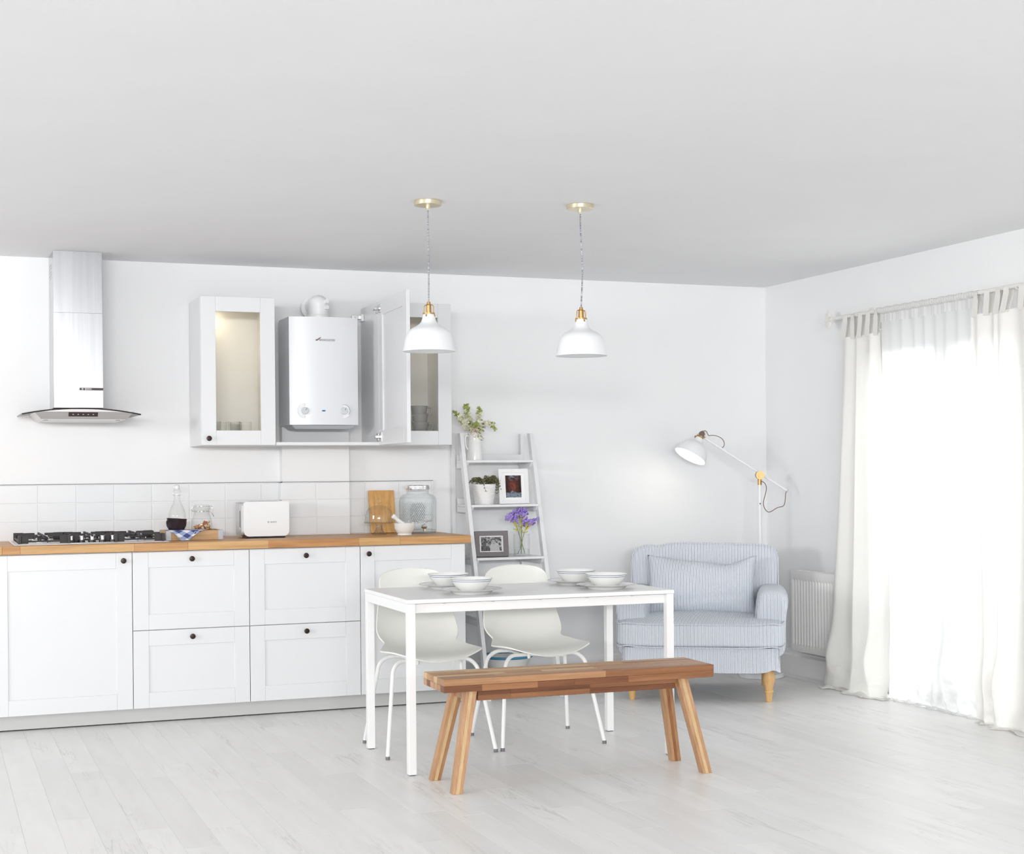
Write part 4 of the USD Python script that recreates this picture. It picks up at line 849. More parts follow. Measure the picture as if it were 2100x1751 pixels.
def place(x, y, lab, lab2, first=[None, None]):
    if first[0] is None:
        p = thing('plate', lab, 'plate', (x, y, .7403), .3, 'side plates on the table')
        part('body', lathe([(0, .0045), (.070, .0045), (.072, .0003), (.078, .0003), (.084, .005), (.098, .015), (.134, .0205), (.1365, .0225), (.134, .0235), (.098, .019), (.086, .012), (.078, .0085), (0, .0085)], 64), M['china'], p, smooth=35)
        part('rim_line', lathe([(.1290, .0226), (.1318, .0231), (.1318, .0240), (.1290, .0235), (.1290, .0226)], 64), M['bandpale'], p, smooth=True, label='faint blue rim line')
        b = thing('bowl', lab2, 'bowl', (x, y, .7490), .1, 'bowls on the plates'); prof = [(0, .004), (.040, .004), (.041, .0003), (.046, .0003), (.048, .004), (.064, .017), (.080, .036), (.0905, .056), (.0945, .0595), (.0935, .061), (.0880, .0575), (.076, .036), (.060, .020), (.045, .010), (0, .009)]
        part('body', lathe(prof, 64), M['china'], b, smooth=35)
        R = lambda z: np.interp(z, [.036, .056, .0595], [.080, .0905, .0945])
        for z, hh in ((.0555, .0022), (.0475, .0022)):
            part('stripe', lathe([(R(z)-.001, z), (R(z)+.0006, z), (R(z+hh)+.0006, z+hh), (R(z+hh)-.001, z+hh), (R(z)-.001, z)], 64), M['band'], b, smooth=True, label='blue painted stripe')
        first[:] = [p, b]
    else: dup(first[0], (x, y, .7403), .3, lab); dup(first[1], (x, y, .7490), .1, lab2)
M['bandpale'] = principled('pale_blue_line', (.52, .56, .66), .2)
for x, y, w in ((1.262, -2.235, 'nearest the left front corner of the table'), (1.265, -1.905, 'behind, near the left chair on the table'), (1.905, -2.255, 'nearest the right front corner of the table'), (1.885, -1.955, 'behind, at the right rear of the table')):
    place(x, y, 'white side plate ' + w, 'white bowl with blue rim stripes ' + w)

def chair(label, loc, rz):
    c = thing('dining_chair', label, 'chair', loc, rz, 'chairs at the dining table')
    # shell: profile from the top of the back (s=0) to the front lip of the seat (s=1)
    prof = np.array([(.300, .815), (.285, .740), (.262, .640), (.238, .560), (.212, .500), (.165, .456), (.090, .438), (0, .434), (-.100, .438), (-.170, .441), (-.215, .436), (-.238, .422)])
    S = np.r_[.10*(1-np.cos(np.linspace(0, PI/2, 22))), np.linspace(.10, .88, 62)[1:-1], .88+.12*np.sin(np.linspace(0, PI/2, 22))]; t = np.r_[0, np.cumsum(np.linalg.norm(np.diff(prof, axis=0), axis=1))]; t /= t[-1]; py, pz = CubicSpline(t, prof[:, 0])(S), CubicSpline(t, prof[:, 1])(S)
    w = PchipInterpolator([0, .10, .20, .30, .40, .47, .54, .64, .74, .84, .88, 1.0], [.163, .163, .174, .190, .199, .192, .178, .206, .233, .226, .216, .150])(S)
    w = w*np.where(S < .10, (1-(1-np.clip(S/.10, 0, 1))**2.6)**(1/2.6), 1)*np.where(S > .88, (1-np.clip((S-.88)/.12, 0, 1)**2.2)**(1/2.2), 1); w = np.maximum(w, .004)
    curve = PchipInterpolator([0, .15, .35, .47, .56, .75, .9, 1], [.030, .040, .046, .050, .042, .020, .022, .004])(S)
    ty, tz = np.gradient(py, S), np.gradient(pz, S); L = np.hypot(ty, tz); ny, nz = tz/L, -ty/L            # towards the sitter
    sg = np.where(ny*-1 + nz*.3 > 0, 1, -1)
    U = np.linspace(-1, 1, 33)
    ny, nz = -np.abs(tz/L)*np.where(S < .55, 1, 0) + np.where(S < .55, 0, -.0), np.abs(ty/L)
    X = w[:, None]*U[None]; k = (np.abs(U)**2.4)[None]*(curve*(w/.2)**1.5)[:, None]
    P = np.stack([X, py[:, None] + ny[:, None]*k, pz[:, None] + nz[:, None]*k], -1)
    part('seat_shell', shell(P, .0065), M['plastic'], c, smooth=50)
    part('seat_mount', cat_([box(-.11, .11, -.10, .10, .4135, .4255, .004)]), M['metalwhite'], c)
    for sx in (-1, 1):
        for sy, yt, yf_, xf in ((-1, -.100, -.225, .253), (1, .105, .222, .250)):
            p = fillet([(0.0, yt*.8, .4185), (sx*.165, yt, .4185), (sx*.200, yt*1.25, .385), (sx*xf, yf_, .012)], .055, 8)
            part('leg', tube(p, .0092, 14), M['metalwhite'], c, smooth=40)
            part('foot', move(lathe([(0, .0004), (.010, .0004), (.0100, .004), (.0100, .013), (.009, .015), (0, .015)], 16), (sx*xf, yf_-.0004, 0)), M['sole'], c, smooth=30)
        for y in (-.13, .12): part('bumper', tube([(sx*.085, y, .426), (sx*.085, y, .405)], [.009, .007], 10), M['plastic'], c, smooth=40)
    return c
ch = chair('white plastic shell chair behind the left half of the table', (1.190, -1.825, 0), math.radians(-2.0))
dup(ch, (1.728, -1.832, 0), math.radians(-1.0), 'white plastic shell chair behind the right half of the table')

def bench():
    t = thing('bench', 'acacia wood bench with slanted legs in front of the white dining table', 'bench', (1.534, -2.695, 0), math.radians(-1.1)); L, H = .598, .452
    r = random.Random(31)
    for py0, py1 in ((-.140, -.002), (.002, .140)):
        pl = group_part('plank', t); rows = 3; w = (py1-py0)/rows
        for row in range(rows):
            for lay, (z0, z1) in enumerate(((H-.052, H-.0262), (H-.026, H))):
                x = -L
                while x < L - .001:
                    e = min(L, x + r.choice((.16, .24, .30, .42, .55, .70)));  e = L if L - e < .10 else e
                    y0, y1 = py0+w*row, py0+w*(row+1)
                    part('stave', box(x+.0001, e-.0001, y0+.0001, y1-.0001, z0, z1-r.uniform(0, .0002), .0008 if True else 0), M['acx'][r.choices(range(5), (5, .4, 0, 0, 7) if (row == 0 and py0 < -.1) else (.6, 4, 5, 1.2, .2))[0]], pl); x = e  # front row: darker staves, with shade of the front face put into their tone
    zb = H-.0525
    for sx in (-1, 1):
        part('cross_rail', cat_([xz_extrude([(sx*.468-.022, zb-.042), (sx*.468+.022, zb-.042), (sx*.460+.022, zb), (sx*.460-.022, zb)], -.085, .085)]), M['acx'][1], t)
        for sy in (-1, 1):
            lg = group_part('leg', t)
            A, B = np.array([sx*.470, sy*.082, zb]), np.array([sx*.552, sy*.146, .0005])       # upper and lower centres
            for k, (v0, v1) in enumerate(((-.023, -.0085), (-.0083, .0065), (.0067, .023))):
                pts = []
                for c, wid in ((A, 1.0), (B, .90)):
                    for dx in (v0*wid, v1*wid):
                        for dy in (-.022*wid, .022*wid): pts.append(c + [dx, dy, 0])
                part('strip', trimesh.convex.convex_hull(np.array(pts)), M['acz'][r.choice(((1, 2), (3, 3, 0), (1, 0, 2))[k])], lg)
    for sy in (-1, 1):
        xs = [-.44, -.30, .05, .44] if sy < 0 else [-.44, .02, .44]
        ap = group_part('apron', t)
        for a, b in zip(xs, xs[1:]):
            y0, y1 = sorted((sy*.070, sy*.092))
            part('stave', box(a+.0001, b-.0001, y0, y1, zb-.0225, zb-.0001, .0006), M['acx'][r.choice((0, 4, 4))], ap); part('stave', box(a+.0001, b-.0001, y0, y1, zb-.045, zb-.0227, .0006), M['acx'][r.choice((4, 0, 0))], ap)
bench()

# ------------------------------------------------------------------ pendant lamps
def pendant(label, loc, rz, zrim, bendx):
    p = thing('pendant_lamp', label, 'pendant lamp', loc, rz); top = CEIL - loc[2]; z = zrim - loc[2]
    part('ceiling_rose', lathe([(0, top-.0005), (.0585, top-.0005), (.0600, top-.002), (.0600, top-.019), (.0580, top-.021), (0, top-.021)], 48), M['palebrass'], p, smooth=25)
    part('cord_grip', lathe([(0, top-.021), (.0095, top-.021), (.0095, top-.034), (.0070, top-.037), (.0055, top-.041), (0, top-.041)], 24), M['palebrass'], p, smooth=25)
    zt = z+.215
    part('cord', tube(smoothline([(0, 0, top-.040), (bendx*.1, 0, zt+(top-zt)*.72), (bendx*.8, 0, zt+(top-zt)*.38), (bendx*.5, 0, zt+(top-zt)*.18), (0, 0, zt-.012)], 60), .0032, 10), M['flexgrey'], p, smooth=True)
    o = [(.1140, 0), (.1150, .003), (.1125, .0095), (.1100, .018), (.1055, .042), (.1000, .066), (.0940, .080), (.0860, .091), (.0730, .101), (.0560, .109), (.0430, .118), (.0340, .128), (.0295, .140), (.0270, .152), (.0250, .163)]
    i = [(max(r-.0018, .0), zz-.0006) for r, zz in o[::-1]]; i[-1] = (.1125, .0006)
    part('shade', lathe([(r, zz+z) for r, zz in o + [(.010, .1635)] + i[:1] + i + o[:1]], 72), M['enamel'], p, smooth=35)
    part('socket', lathe([(0, z+.164), (.0105, z+.164), (.0105, z+.200), (.0085, z+.203), (.0075, z+.215), (0, z+.216)], 24), M['brass'], p, smooth=25)
    part('collar', lathe([(.010, z+.1605), (.0262, z+.1605), (.0262, z+.167), (.010, z+.167), (.010, z+.1605)], 32), M['brass'], p, smooth=25)
    for a in (0, PI/2, PI, 3*PI/2):
        part('cage_wire', tube([(r*math.cos(a), r*math.sin(a), z+h) for r, h in fillet([(.029, .150), (.0245, .157), (.0215, .200), (.008, .203)], .012, 6)], .0021, 8), M['brass'], p, smooth=True)
        part('rivet', move(trimesh.creation.icosphere(2, .0042), (.0268*math.cos(a), .0268*math.sin(a), z+.155)), M['brass'], p, smooth=True)
    part('bulb', move(lathe([(0, 0), (.018, .004), (.028, .022), (.028, .036), (.016, .060), (.013, .085), (0, .085)], 28), (0, 0, z+.05)), M['china'], p, smooth=40)
pendant('left one of the two white bell pendant lamps, before the open cupboard', (1.067, -2.262, 1.80), PI/4+.05, 1.8005, .004)
pendant('right one of the two white bell pendant lamps, against the bare wall', (1.736, -2.382, 1.785), .12, 1.7855, .010)

# ------------------------------------------------------------------ armchair and cushion
def sup_uv(m, mode='x'):
    v = m.vertices
    if mode == 'x': return np.c_[v[:, 0], v[:, 2]]
    n = m.vertex_normals; k = np.clip((np.abs(n[:, 1])-.45)/.25, 0, 1)      # arm: stripes run over the roll, upright on its front
    return np.c_[np.where(k > .5, v[:, 0], v[:, 1]), v[:, 2]]
def fab(name, m, p, mode='x', **k): part(name, m, M['ticking'], p, smooth=True, uv=sup_uv(m, mode), **k)
def wob(m, amp, f, seed): v = m.vertices; m.vertices = v + m.vertex_normals*((meshkit.fbm(v*f + 11, 3, seed)-.5)*2*amp)[:, None]; return m
def armchair():
    t = thing('armchair', 'wide armchair in blue and white ticking stripe with turned beech legs, in the corner', 'armchair', (3.208, -.752, 0), math.radians(-31.2))
    # frame cover with a loose hem
    n = 160; A = np.linspace(0, 2*PI, n+1); sp = lambda x, e: np.sign(x)*np.abs(x)**e
    rows = []
    for z, k in ((.300, 1.0), (.292, 1.0), (.24, 1.003), (.20, 1.010), (.172, 1.020)):
        wv = 1 + (.30-z)*.10*np.sin(A*9+1)*np.sin(A*4)
        x, y = .432*k*sp(np.cos(A), .16)*wv, -.060 + .392*k*sp(np.sin(A), .16)*wv; rows.append(np.stack([x, y, np.full_like(x, z) + (.008*np.sin(A*5) if z < .18 else 0)], -1))
    m = sheet(rows); m.merge_vertices(); uv = np.c_[np.where(np.abs(m.vertices[:, 0]) > .428, m.vertices[:, 1], m.vertices[:, 0]), m.vertices[:, 2]]
    part('skirt', m, M['ticking'], t, smooth=True, uv=uv)
    part('seat_deck', box(-.40, .40, -.38, .32, .272, .299, .01), M['deck'], t)
    # T-shaped seat cushion
    s = superbox(.932, .845, .142, .20, 48, 128, .030); v = s.vertices; back = np.clip((v[:, 1]+.02)/.10, 0, 1); v[:, 0] *= 1 - .275*back; v[:, 1] += -.060; v[:, 2] += .371; s.vertices = v; wob(s, .006, 5, 2)
    fab('seat_cushion', s, t)
    for z in (.433, .307):
        e = [(.466*sp(np.cos(a), .2)*.995, -.060-.4225*abs(sp(np.sin(a), .2))*.995, z + .004*math.sin(a*7)) for a in np.linspace(.02, PI-.02, 70)]; fab('piping', tube(e, .0042, 6), t)
    # arms
    for sx in (-1, 1):
        P = []
        for y, top, w, k in ((-.300, .545, .045, .0), (-.303, .560, .060, 0), (-.296, .585, .077, 0), (-.270, .604, .084, 0), (-.20, .614, .086, 0), (-.05, .616, .086, 0), (.12, .612, .086, 0), (.27, .602, .084, 0), (.30, .59, .06, 0)):
            zz = np.linspace(0, 1, 30); ring = []
            for a in np.linspace(-PI*.5, PI*1.5, 49)[:-1]:
                cx_, cz = math.cos(a), math.sin(a); x = .385 + w*np.sign(cx_)*abs(cx_)**.55; hgt = top-.235; z = .235 + hgt/2 + hgt/2*np.sign(cz)*abs(cz)**(.62 if cz > 0 else .25)
                x += .020*math.exp(-((z-.55)/.07)**2)*(1 if cx_ > 0 else .2)       # the roll swells outwards
                ring.append((sx*x, y - .012*math.sin((z-.235)/hgt*PI) if y < -.28 else y, z))
            P.append(ring + ring[:1])
        m = sheet(P); cap = np.array(P[0][:-1]); c = cap.mean(0) + [0, -.004, 0]; k = len(cap)
        fr = trimesh.Trimesh(np.vstack([cap, cap*.6 + c*.4 + [0, -.006, 0], c + [0, -.008, 0]]), [q for j in range(k) for q in ((j, (j+1) % k, k+j), ((j+1) % k, k+(j+1) % k, k+j), (k+j, k+(j+1) % k, 2*k))], process=False)
        m = cat_([m, fr]); m.merge_vertices(); m.fix_normals(); wob(m, .002, 7, 4); fab('arm', m, t, 'arm')
    # back rest, leaning back, with a slightly waved top edge
    def backshape(scale_d, grow):
        b = superbox(.866+grow, scale_d, .470+grow, .26, 56, 128, 0); v = b.vertices
        top = np.clip(v[:, 2]/.235, 0, 1)**2; v[:, 2] += top*(.006*np.cos(v[:, 0]*9.5+.5) - .016*np.exp(-((v[:, 0]+.05)/.06)**2) - .012*np.exp(-((v[:, 0]+.27)/.05)**2) + .008)
        lowe = np.clip(-v[:, 2]/.235, 0, 1); v[:, 0] *= 1 - .04*lowe
        tilt = math.radians(13); y, z = v[:, 1]*math.cos(tilt) + v[:, 2]*math.sin(tilt), v[:, 2]*math.cos(tilt) - v[:, 1]*math.sin(tilt); v[:, 1] = y + .250; v[:, 2] = z + .594; b.vertices = v; return b
    b = backshape(.185, 0); wob(b, .005, 6, 6); fab('backrest', b, t)
    def edge(off):
        pts = []
        for a in np.linspace(-.12*PI, 1.12*PI, 120):
            x, z = .430*sp(np.cos(a), .26), .232*sp(np.sin(a), .26); top = max(z/.235, 0)**2; z += top*(.006*math.cos(x*9.5+.5) - .016*math.exp(-((x+.05)/.06)**2) - .012*math.exp(-((x+.27)/.05)**2) + .008); tilt = math.radians(13); y = off
            pts.append((x, y*math.cos(tilt) + z*math.sin(tilt) + .250, z*math.cos(tilt) - y*math.sin(tilt) + .594))
        return pts
    fab('piping', tube(edge(-.068), .0048, 6), t)
    lp = [(0, 0.0005), (.0155, .0005), (.0165, .004), (.0215, .046), (.0225, .050), (.0255, .053), (.0265, .058), (.0245, .063), (.0215, .066), (.0225, .070), (.0245, .085), (.0330, .115), (.0350, .132), (.0330, .150), (.0290, .163), (.0270, .172), (.020, .185), (.020, .272), (0, .272)]
    for x in (-.376, .376):
        part('leg', move(lathe(lp, 36), (x, -.378, 0)), M['pine'], t, smooth=35, label='turned beech front leg')
        part('rear_leg', move(lathe([(0, .0005), (.017, .0005), (.024, .27), (0, .27)], 24), (x*.92, .26, 0)), M['pine'], t, smooth=30)
M['deck'] = principled('deck_cloth', (.30, .32, .38), .9)
armchair()
def cushion():
    t = thing('cushion', 'long striped lumbar cushion leaning against the back of the armchair', 'cushion', (3.208-.005, -.752, .45), math.radians(-31.2))
    n = 49; u = np.linspace(-1, 1, n); U, V = np.meshgrid(u, u, indexing='ij'); w, h = .318, .168
    edge = (1-np.abs(U)**2.6)*(1-np.abs(V)**2.6); th = .094*np.clip(edge, 0, 1)**.55
    X = U*w*(1-.05*(1-V**2)*np.abs(U)**2); Z = V*h*(1-.10*(1-U**2)*(V > -.2)) + .022*np.exp(-((U+1)/.45)**2)*np.clip(V, 0, 1) + .020*np.exp(-((U-1)/.25)**2)*np.clip(V, 0, 1) - .026*np.exp(-((U-.42)/.30)**2)*np.clip(V, 0, 1)
    f = np.stack([X, -th, Z], -1); b = np.stack([X, th*.7, Z], -1)
    f[..., 1] += .006*np.sin(U*5+V*3)*edge + .008*np.exp(-((V+.55-.2*U)/.12)**2)*edge
    m = cat_([sheet(f), sheet(b[::-1])]); m.merge_vertices(); m.fix_normals()
    a = math.radians(20); v = m.vertices; y, z = v[:, 1]*math.cos(a) + v[:, 2]*math.sin(a), v[:, 2]*math.cos(a) - v[:, 1]*math.sin(a); m.vertices = np.c_[v[:, 0]-.005, y + .040, z + .152]
    fab('cover', m, t)
cushion()

# ------------------------------------------------------------------ reading lamp in the corner
def floor_lamp():
    bx, by = 3.815, -.372; t = thing('floor_lamp', 'white floor reading lamp with brass joints and a lit tilted shade, behind the armchair', 'floor lamp', (bx, by, 0))
    part('base', lathe([(0, .0005), (.136, .0005), (.140, .004), (.140, .022), (.134, .027), (0, .029)], 56), M['enamel'], t, smooth=30)
    part('pole', cat_([tube([(0, 0, .028), (0, 0, .93)], .0125, 18), tube([(0, 0, .93), (0, 0, 1.185)], .0105, 18)]), M['enamel'], t, smooth=40)
    part('pole_screw', tube([(-.0035, -.0105, 1.068), (-.005, -.0135, 1.068)], .0042, 12), M['black'], t)
    J = np.array([.000, 0, 1.243]); r = np.array([math.cos(YAW), -math.sin(YAW), 0]); c = np.array([-math.sin(YAW), -math.cos(YAW), 0])      # sideways, and towards the room
    N = np.array([3.484, -.250, 1.485]) - [bx, by, 0]; T_ = np.array([3.975, -.425, 1.148]) - [bx, by, 0]
    part('joint_post', tube([(0, 0, 1.183), (0, 0, 1.222)], .0125, 18), M['brass'], t, smooth=30)
    part('joint_disc', cat_([tube([J + c*.014, J + c*.026], .026, 32), tube([J + c*.026, J + c*.031], .013, 24)]), M['brass'], t, smooth=30)
    part('joint_hub', tube([J - c*.022, J + c*.013], .0245, 28), M['knob'], t, smooth=30)
    part('arm', tube([N + (T_-N)*.03, T_], .0082, 14), M['enamel'], t, smooth=40)
    part('arm_cap', tube([T_, T_ + (T_-N)/np.linalg.norm(T_-N)*.008], .0088, 14), M['greyp'], t, smooth=40)
    part('cord', tube(smoothline([T_ + [0, 0, -.004], T_ + [-.012, 0, -.06], T_ + [-.025, 0, -.095], T_ + [-.065, 0, -.105], np.array([.055, -.01, 1.015]), np.array([.020, -.012, 1.055]), np.array([.034, -.012, 1.130]), np.array([.036, -.010, 1.185]), np.array([.012, -.004, 1.205])], 70), .0024, 8), M['flexbrown'], t, smooth=True)
    # the head: shade axis points down, to the left and a little into the room
    ax = -.49*r*.975 + np.array([0, 0, -.871])*.975 + c*.22; ax /= np.linalg.norm(ax)
    O = np.array([3.392, -.262, 1.362]) - [bx, by, 0]       # centre of the opening
    prof = [(.1035, 0), (.1055, .002), (.1030, .008), (.0985, .028), (.0880, .056), (.0740, .075), (.0540, .090), (.0380, .098), (.0300, .108), (.0260, .120), (.0235, .132)]
    o = prof; i = [(rr_-.0018, zz-.0006) for rr_, zz in o[::-1]]; i[-1] = (.1020, .0006)
    part('shade', align(lathe(o + [(.008, .1325)] + [(.008, .1305)] + i + o[:1], 64), O, O-ax), M['enamel'], t, smooth=35)
    hd = O - ax*.133
    part('bulb', align(trimesh.creation.icosphere(3, .030), O-ax*.055, O-ax*.1), M['hot'], t, smooth=True, label='glowing bulb')
    part('diffuser', align(lathe([(0, 0), (.0995, 0), (.0995, .0015), (0, .0015)], 56), O-ax*.006, O-ax*.1), M['diffuser'], t, label='added glowing disc in the shade opening')
    part('head_collar', cat_([tube([hd + ax*.004, hd - ax*.012], .0225, 24), tube([hd - ax*.012, hd - ax*.050], .0085, 16)]), M['brass'], t, smooth=30)
    part('head_joint', tube([hd - ax*.030 - c*.014, hd - ax*.030 + c*.016], .0175, 24), M['knob'], t, smooth=30)
    part('head_bracket', cat_([tube(smoothline([N + (T_-N)*.05, N + (T_-N)*.012 + [0, 0, .004], hd - ax*.016, hd - ax*.010 - r*.030], 18), .0052, 10), tube([hd - ax*.010 - r*.030 - c*.006, hd - ax*.010 - r*.030 + c*.010], .0065, 14)]), M['brass'], t, smooth=True)
    for s in (-1, 1): part('cage_wire', tube(smoothline([hd + r*.022*s, hd + r*.026*s - ax*.020, hd + r*.020*s - ax*.040, hd - ax*.050], 16), .0012, 6), M['palebrass'], t, smooth=True)
    part('head_cord', tube(smoothline([hd - ax*.050, hd - ax*.046 + r*.022 - c*0, hd - ax*.010 + r*.050 + [0, 0, .008], N + (T_-N)*.10 + [0, 0, .040], N + (T_-N)*.24 + [.010, 0, .048], N + (T_-N)*.24 + [.010, 0, .022], N + (T_-N)*.17 + [0, 0, .008]], 60), .0023, 8), M['flexbrown'], t, smooth=True)
    l = UsdLux.DiskLight.Define(stage, t.path + '/lamp_light'); l.CreateRadiusAttr(.09); l.CreateIntensityAttr(3.0); l.CreateColorAttr(Gf.Vec3f(1, .90, .74)); z = -ax; x = np.cross([0, 0, 1.0], z); x /= np.linalg.norm(x); y = np.cross(z, x); p = O + ax*.004
    l.AddTransformOp().Set(Gf.Matrix4d(*x, 0, *y, 0, *z, 0, *p, 1))
M['diffuser'] = emitter('shade_glow', (1.0, .96, .86), 1.6)  # added glowing disc standing in for the brightly lit shade interior
floor_lamp()

# ------------------------------------------------------------------ radiator
def radiator():
    y0, y1, z0, z1 = -1.10, -.425, .160, .655; xf = XR-.085; t = thing('radiator', 'white ribbed panel radiator on the right wall between armchair and curtain', 'radiator', (XR, (y0+y1)/2, 0)); ym = (y0+y1)/2; W = (y1-y0)/2
    ys = []; n = 20; pitch = (2*W-.03)/n
    pts = []
    zs = np.array([z0, z0+.010, z0+.040, z0+.052, z1-.062, z1-.050, z1-.012, z1]); dep = np.array([.004, 0, 0, 1, 1, 0, 0, .004])
    yy = np.linspace(-W, W, n*8+1); flute = np.where(np.abs(yy) < W-.015, .5-.5*np.cos(2*PI*(yy+W-.015)/pitch), 0)**.8*.009
    P = np.array([[(xf-XR + (flute[i]*d if d in (0, 1) else d), yy[i], z) for i in range(len(yy))] for z, d in zip(zs, dep)])
    part('front_panel', shell(P, .002), M['rad'], t, smooth=40)
    part('back_panel', box(-.030, -.022, -W, W, z0, z1-.01, .001), M['rad'], t)
    for s in (-1, 1):
        a, b = sorted((s*W, s*(W+.003))); part('side_cover', box(xf-XR+.001, -.018, a, b, z0+.02, z1-.001, .001), M['rad'], t)
    g = group_part('top_grille', t)
    for k in range(26): part('grille_bar', box(xf-XR+.004, -.020, -W+.012+k*(2*W-.03)/25, -W+.018+k*(2*W-.03)/25, z1-.003, z1, .0004), M['rad'], g)
    part('grille_edge', cat_([box(xf-XR+.001, xf-XR+.008, -W, W, z1-.002, z1+.0005, .0005), box(-.022, -.016, -W, W, z1-.002, z1+.0005, .0005)]), M['rad'], g)
    for s in (-1, 1): part('bracket', box(-.022, -.0005, s*W*.8-.02, s*W*.8+.02, z0+.08, z1-.06, .001), M['rad'], t)
    part('pipe', tube([(-.045, -W+.05, z0+.01), (-.045, -W+.05, .0005)], .0075, 12), M['rad'], t, smooth=True)
M['rad'] = principled('radiator_white', (.84, .83, .82), .35)
radiator()

# ------------------------------------------------------------------ curtains on their rod
RX, RZ = XR-.090, 2.158
cr = thing('curtain_rod', 'white curtain rod with a leaf finial on the right wall above the garden door', 'curtain rod', (RX, -1.8, RZ))
part('pole', tube([(0, 1.8-.905, 0), (0, -1.1, .006)], .0105, 16), M['rod'], cr, smooth=True)
for k in range(5):
    a = -1.1 + .55*k; e = trimesh.creation.icosphere(2, 1.0); e.apply_scale([.006, .034, .017]); e.apply_translation((0, .030, 0)); e.apply_transform(trimesh.transformations.rotation_matrix(a, (1, 0, 0))); e.apply_translation((0, 1.8-.895, 0)); part('finial_leaf', e, M['rod'], cr, smooth=True)
part('finial_collar', tube([(0, .905, 0), (0, .885, 0)], .015, 16), M['rod'], cr, smooth=30)
for y in (.62, -.73):
    part('bracket', cat_([tube([(XR-RX-.0005, y, .012), (.004, y, .012), (0, y, -.013), (-.014, y, -.004)], .0055, 10), box(XR-RX-.006, XR-RX-.0005, y-.02, y+.02, -.02, .04, .002)]), M['rod'], cr, smooth=40)
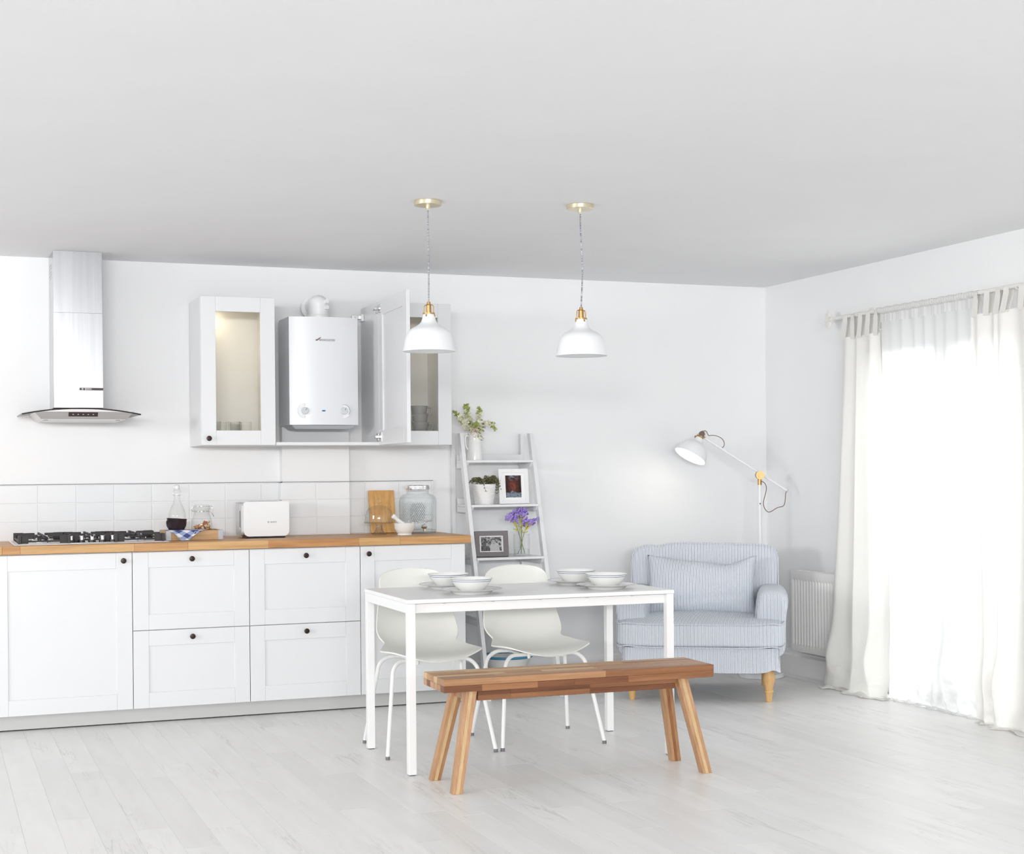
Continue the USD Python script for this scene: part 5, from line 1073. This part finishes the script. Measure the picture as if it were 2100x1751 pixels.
def drape(name, label, mat, ytop, ybot, ztop, xtop, xbot, folds, amp, seed, tabs=0, pocket=False, puddle=.10, drop=.045, group=None):
    """A hanging curtain: a folded cloth from the rod to the floor, its hem lying on the boards."""
    r = random.Random(seed); t = thing(name, label, 'curtain', (RX, (ytop[0]+ytop[1])/2, 0), 0, group); oy = (ytop[0]+ytop[1])/2
    nu, nv = 30*folds+1 if folds < 9 else 24*folds+1, 90; u = np.linspace(0, 1, nu); v = np.r_[np.linspace(0, .9, 60), np.linspace(.905, 1, 30)]
    ph = [r.uniform(0, 6) for _ in range(6)]
    U, V = np.meshgrid(u, v, indexing='ij'); ease = V**1.25
    Y = ytop[0] + (ytop[1]-ytop[0])*U; Yb = ybot[0] + (ybot[1]-ybot[0])*U
    Y = Y*(1-ease) + Yb*ease
    warp = U + .018*np.sin(V*3+ph[0])*np.sin(U*9+ph[1])
    F = np.sin(2*PI*folds*warp+ph[2]) + .35*np.sin(2*PI*folds*.47*warp+ph[3]+V*1.5)
    A = amp*(.35 + .75*np.clip(V*3, 0, 1))*(1+.3*np.sin(U*11+ph[4]))
    Z = ztop*(1-V*1.0) ; fall = 1.0 + drop/ztop
    Z = ztop - fall*ztop*V + .0
    X = xtop + (xbot-xtop)*np.clip(V, 0, 1)**2 + A*F*(1 - .25*V)
    Y = Y + .4*A*np.cos(2*PI*folds*warp+ph[2])
    on = Z < .012                                # what is left over lies on the floor, crumpled
    ex = np.clip(.012 - Z, 0, None)
    out = puddle*np.tanh(ex/.05)
    crump = meshkit.fbm(np.stack([U*folds*3.1, V*38, np.full_like(U, seed*1.7)], -1), 3, seed) - .5
    X = np.where(on, X - out + .014*crump, X - .02*np.exp(-((Z-.03)/.05)**2)*(.5+.5*F)) + .022*crump*np.exp(-((Z-.05)/.07)**2)*np.where(on, .4, 1)
    Z = np.where(on, .004 + .060*np.clip(crump+.12, 0, None)*np.exp(-ex/.05), np.maximum(Z, .004))
    Y = Y + np.where(V > .86, .05*crump*(V-.86)/.14, 0)
    # bulge above the hem
    X = X - .035*np.exp(-((Z-.20)/.12)**2)*(.4+.6*np.sin(2*PI*U*folds*.5+ph[5]))*np.where(on, 0, 1)
    P = np.stack([X-RX, Y-oy, Z], -1); P[..., 0] = np.minimum(P[..., 0], XR-RX-.006)
    part('cloth', sheet(P), mat, t, smooth=True)
    part('hem', tube(P[:, -1], .0016, 6), mat, t, smooth=True)
    if pocket:
        uu = np.linspace(0, 1, nu); a = np.linspace(0, 2*PI, 17); R = .0155*(1+.12*np.sin(uu*folds*30)); Q = np.array([[(R[i]*math.cos(b), ytop[0]+(ytop[1]-ytop[0])*uu[i]-oy, RZ + R[i]*math.sin(b) + .002*math.sin(uu[i]*70)) for b in a] for i in range(nu)])
        part('rod_pocket', sheet(Q), mat, t, smooth=True)
        fr = np.array([[(P[i, 0, 0] - .010 - .003*math.sin(i*.9), P[i, 0, 1], RZ - .012 - q*.050 - .006*q*meshkit.noise(np.array([i*.35, 0, 0]), 3)) for q in np.linspace(0, 1, 5)] for i in range(nu)])
        part('heading_frill', sheet(fr), mat, t, smooth=True)
        tp = np.array([[(P[i, 0, 0]*q, P[i, 0, 1], RZ-.012 + (P[i, 0, 2]-RZ+.012)*q) for q in np.linspace(0, 1, 4)] for i in range(nu)]); part('heading', sheet(tp), mat, t, smooth=True)
    for k in range(tabs):
        y = ytop[0] + (ytop[1]-ytop[0])*(k+.35)/max(tabs-.3, 1) - oy; i = int(np.clip((k+.35)/max(tabs-.3, 1), 0, 1)*(nu-1)); b = P[i, 0]; w = .021; tw = r.uniform(-.25, .25)
        path = [(b[0]-.006, b[2]-.012), (-.014, RZ-.03), (-.0135, RZ+.004), (0, RZ+.014), (.0135, RZ+.004), (.014, RZ-.03), (b[0]+.010, b[2]-.012)]
        c = fillet([(p, 0, q) for p, q in path], .012, 5); s = np.linspace(-1, 1, 5); n = len(c)
        Q = np.array([[(c[j][0] + tw*w*s_*.8*math.sin(PI*j/(n-1)), y + w*s_*(1-.25*math.sin(PI*j/(n-1))) + tw*.05*j/n, c[j][2]) for s_ in s] for j in range(n)])
        part('tab', shell(Q, .0012), M['curtain'], t, smooth=50)
    return t
drape('curtain', 'cream tab-top curtain panel beside the radiator, hem bunched on the floor', M['curtain'], (-1.035, -1.395), (-.895, -1.505), 2.035, RX-.016, RX-.066, 3, .024, 3, tabs=5, puddle=.060, drop=.060)
drape('sheer_curtain', 'wide white sheer curtain glowing in front of the garden door', M['sheer'], (-1.36, -2.24), (-1.45, -2.36), 2.140, RX+.034, RX+.006, 9, .016, 5, pocket=True, puddle=.055, drop=.030)
drape('curtain', 'pale folded curtain panel right of the sheer, with tab tops on the rod', M['curtainlight'] if 'curtainlight' in M else M['curtain'], (-2.20, -2.43), (-2.29, -2.47), 2.050, RX-.020, RX-.062, 2, .020, 8, tabs=3, puddle=.050, drop=.035)
drape('curtain', 'cream curtain panel cut off by the right edge of the picture', M['curtain'], (-2.42, -2.95), (-2.46, -3.02), 2.050, RX-.018, RX-.078, 3, .026, 13, tabs=5, puddle=.060, drop=.045)
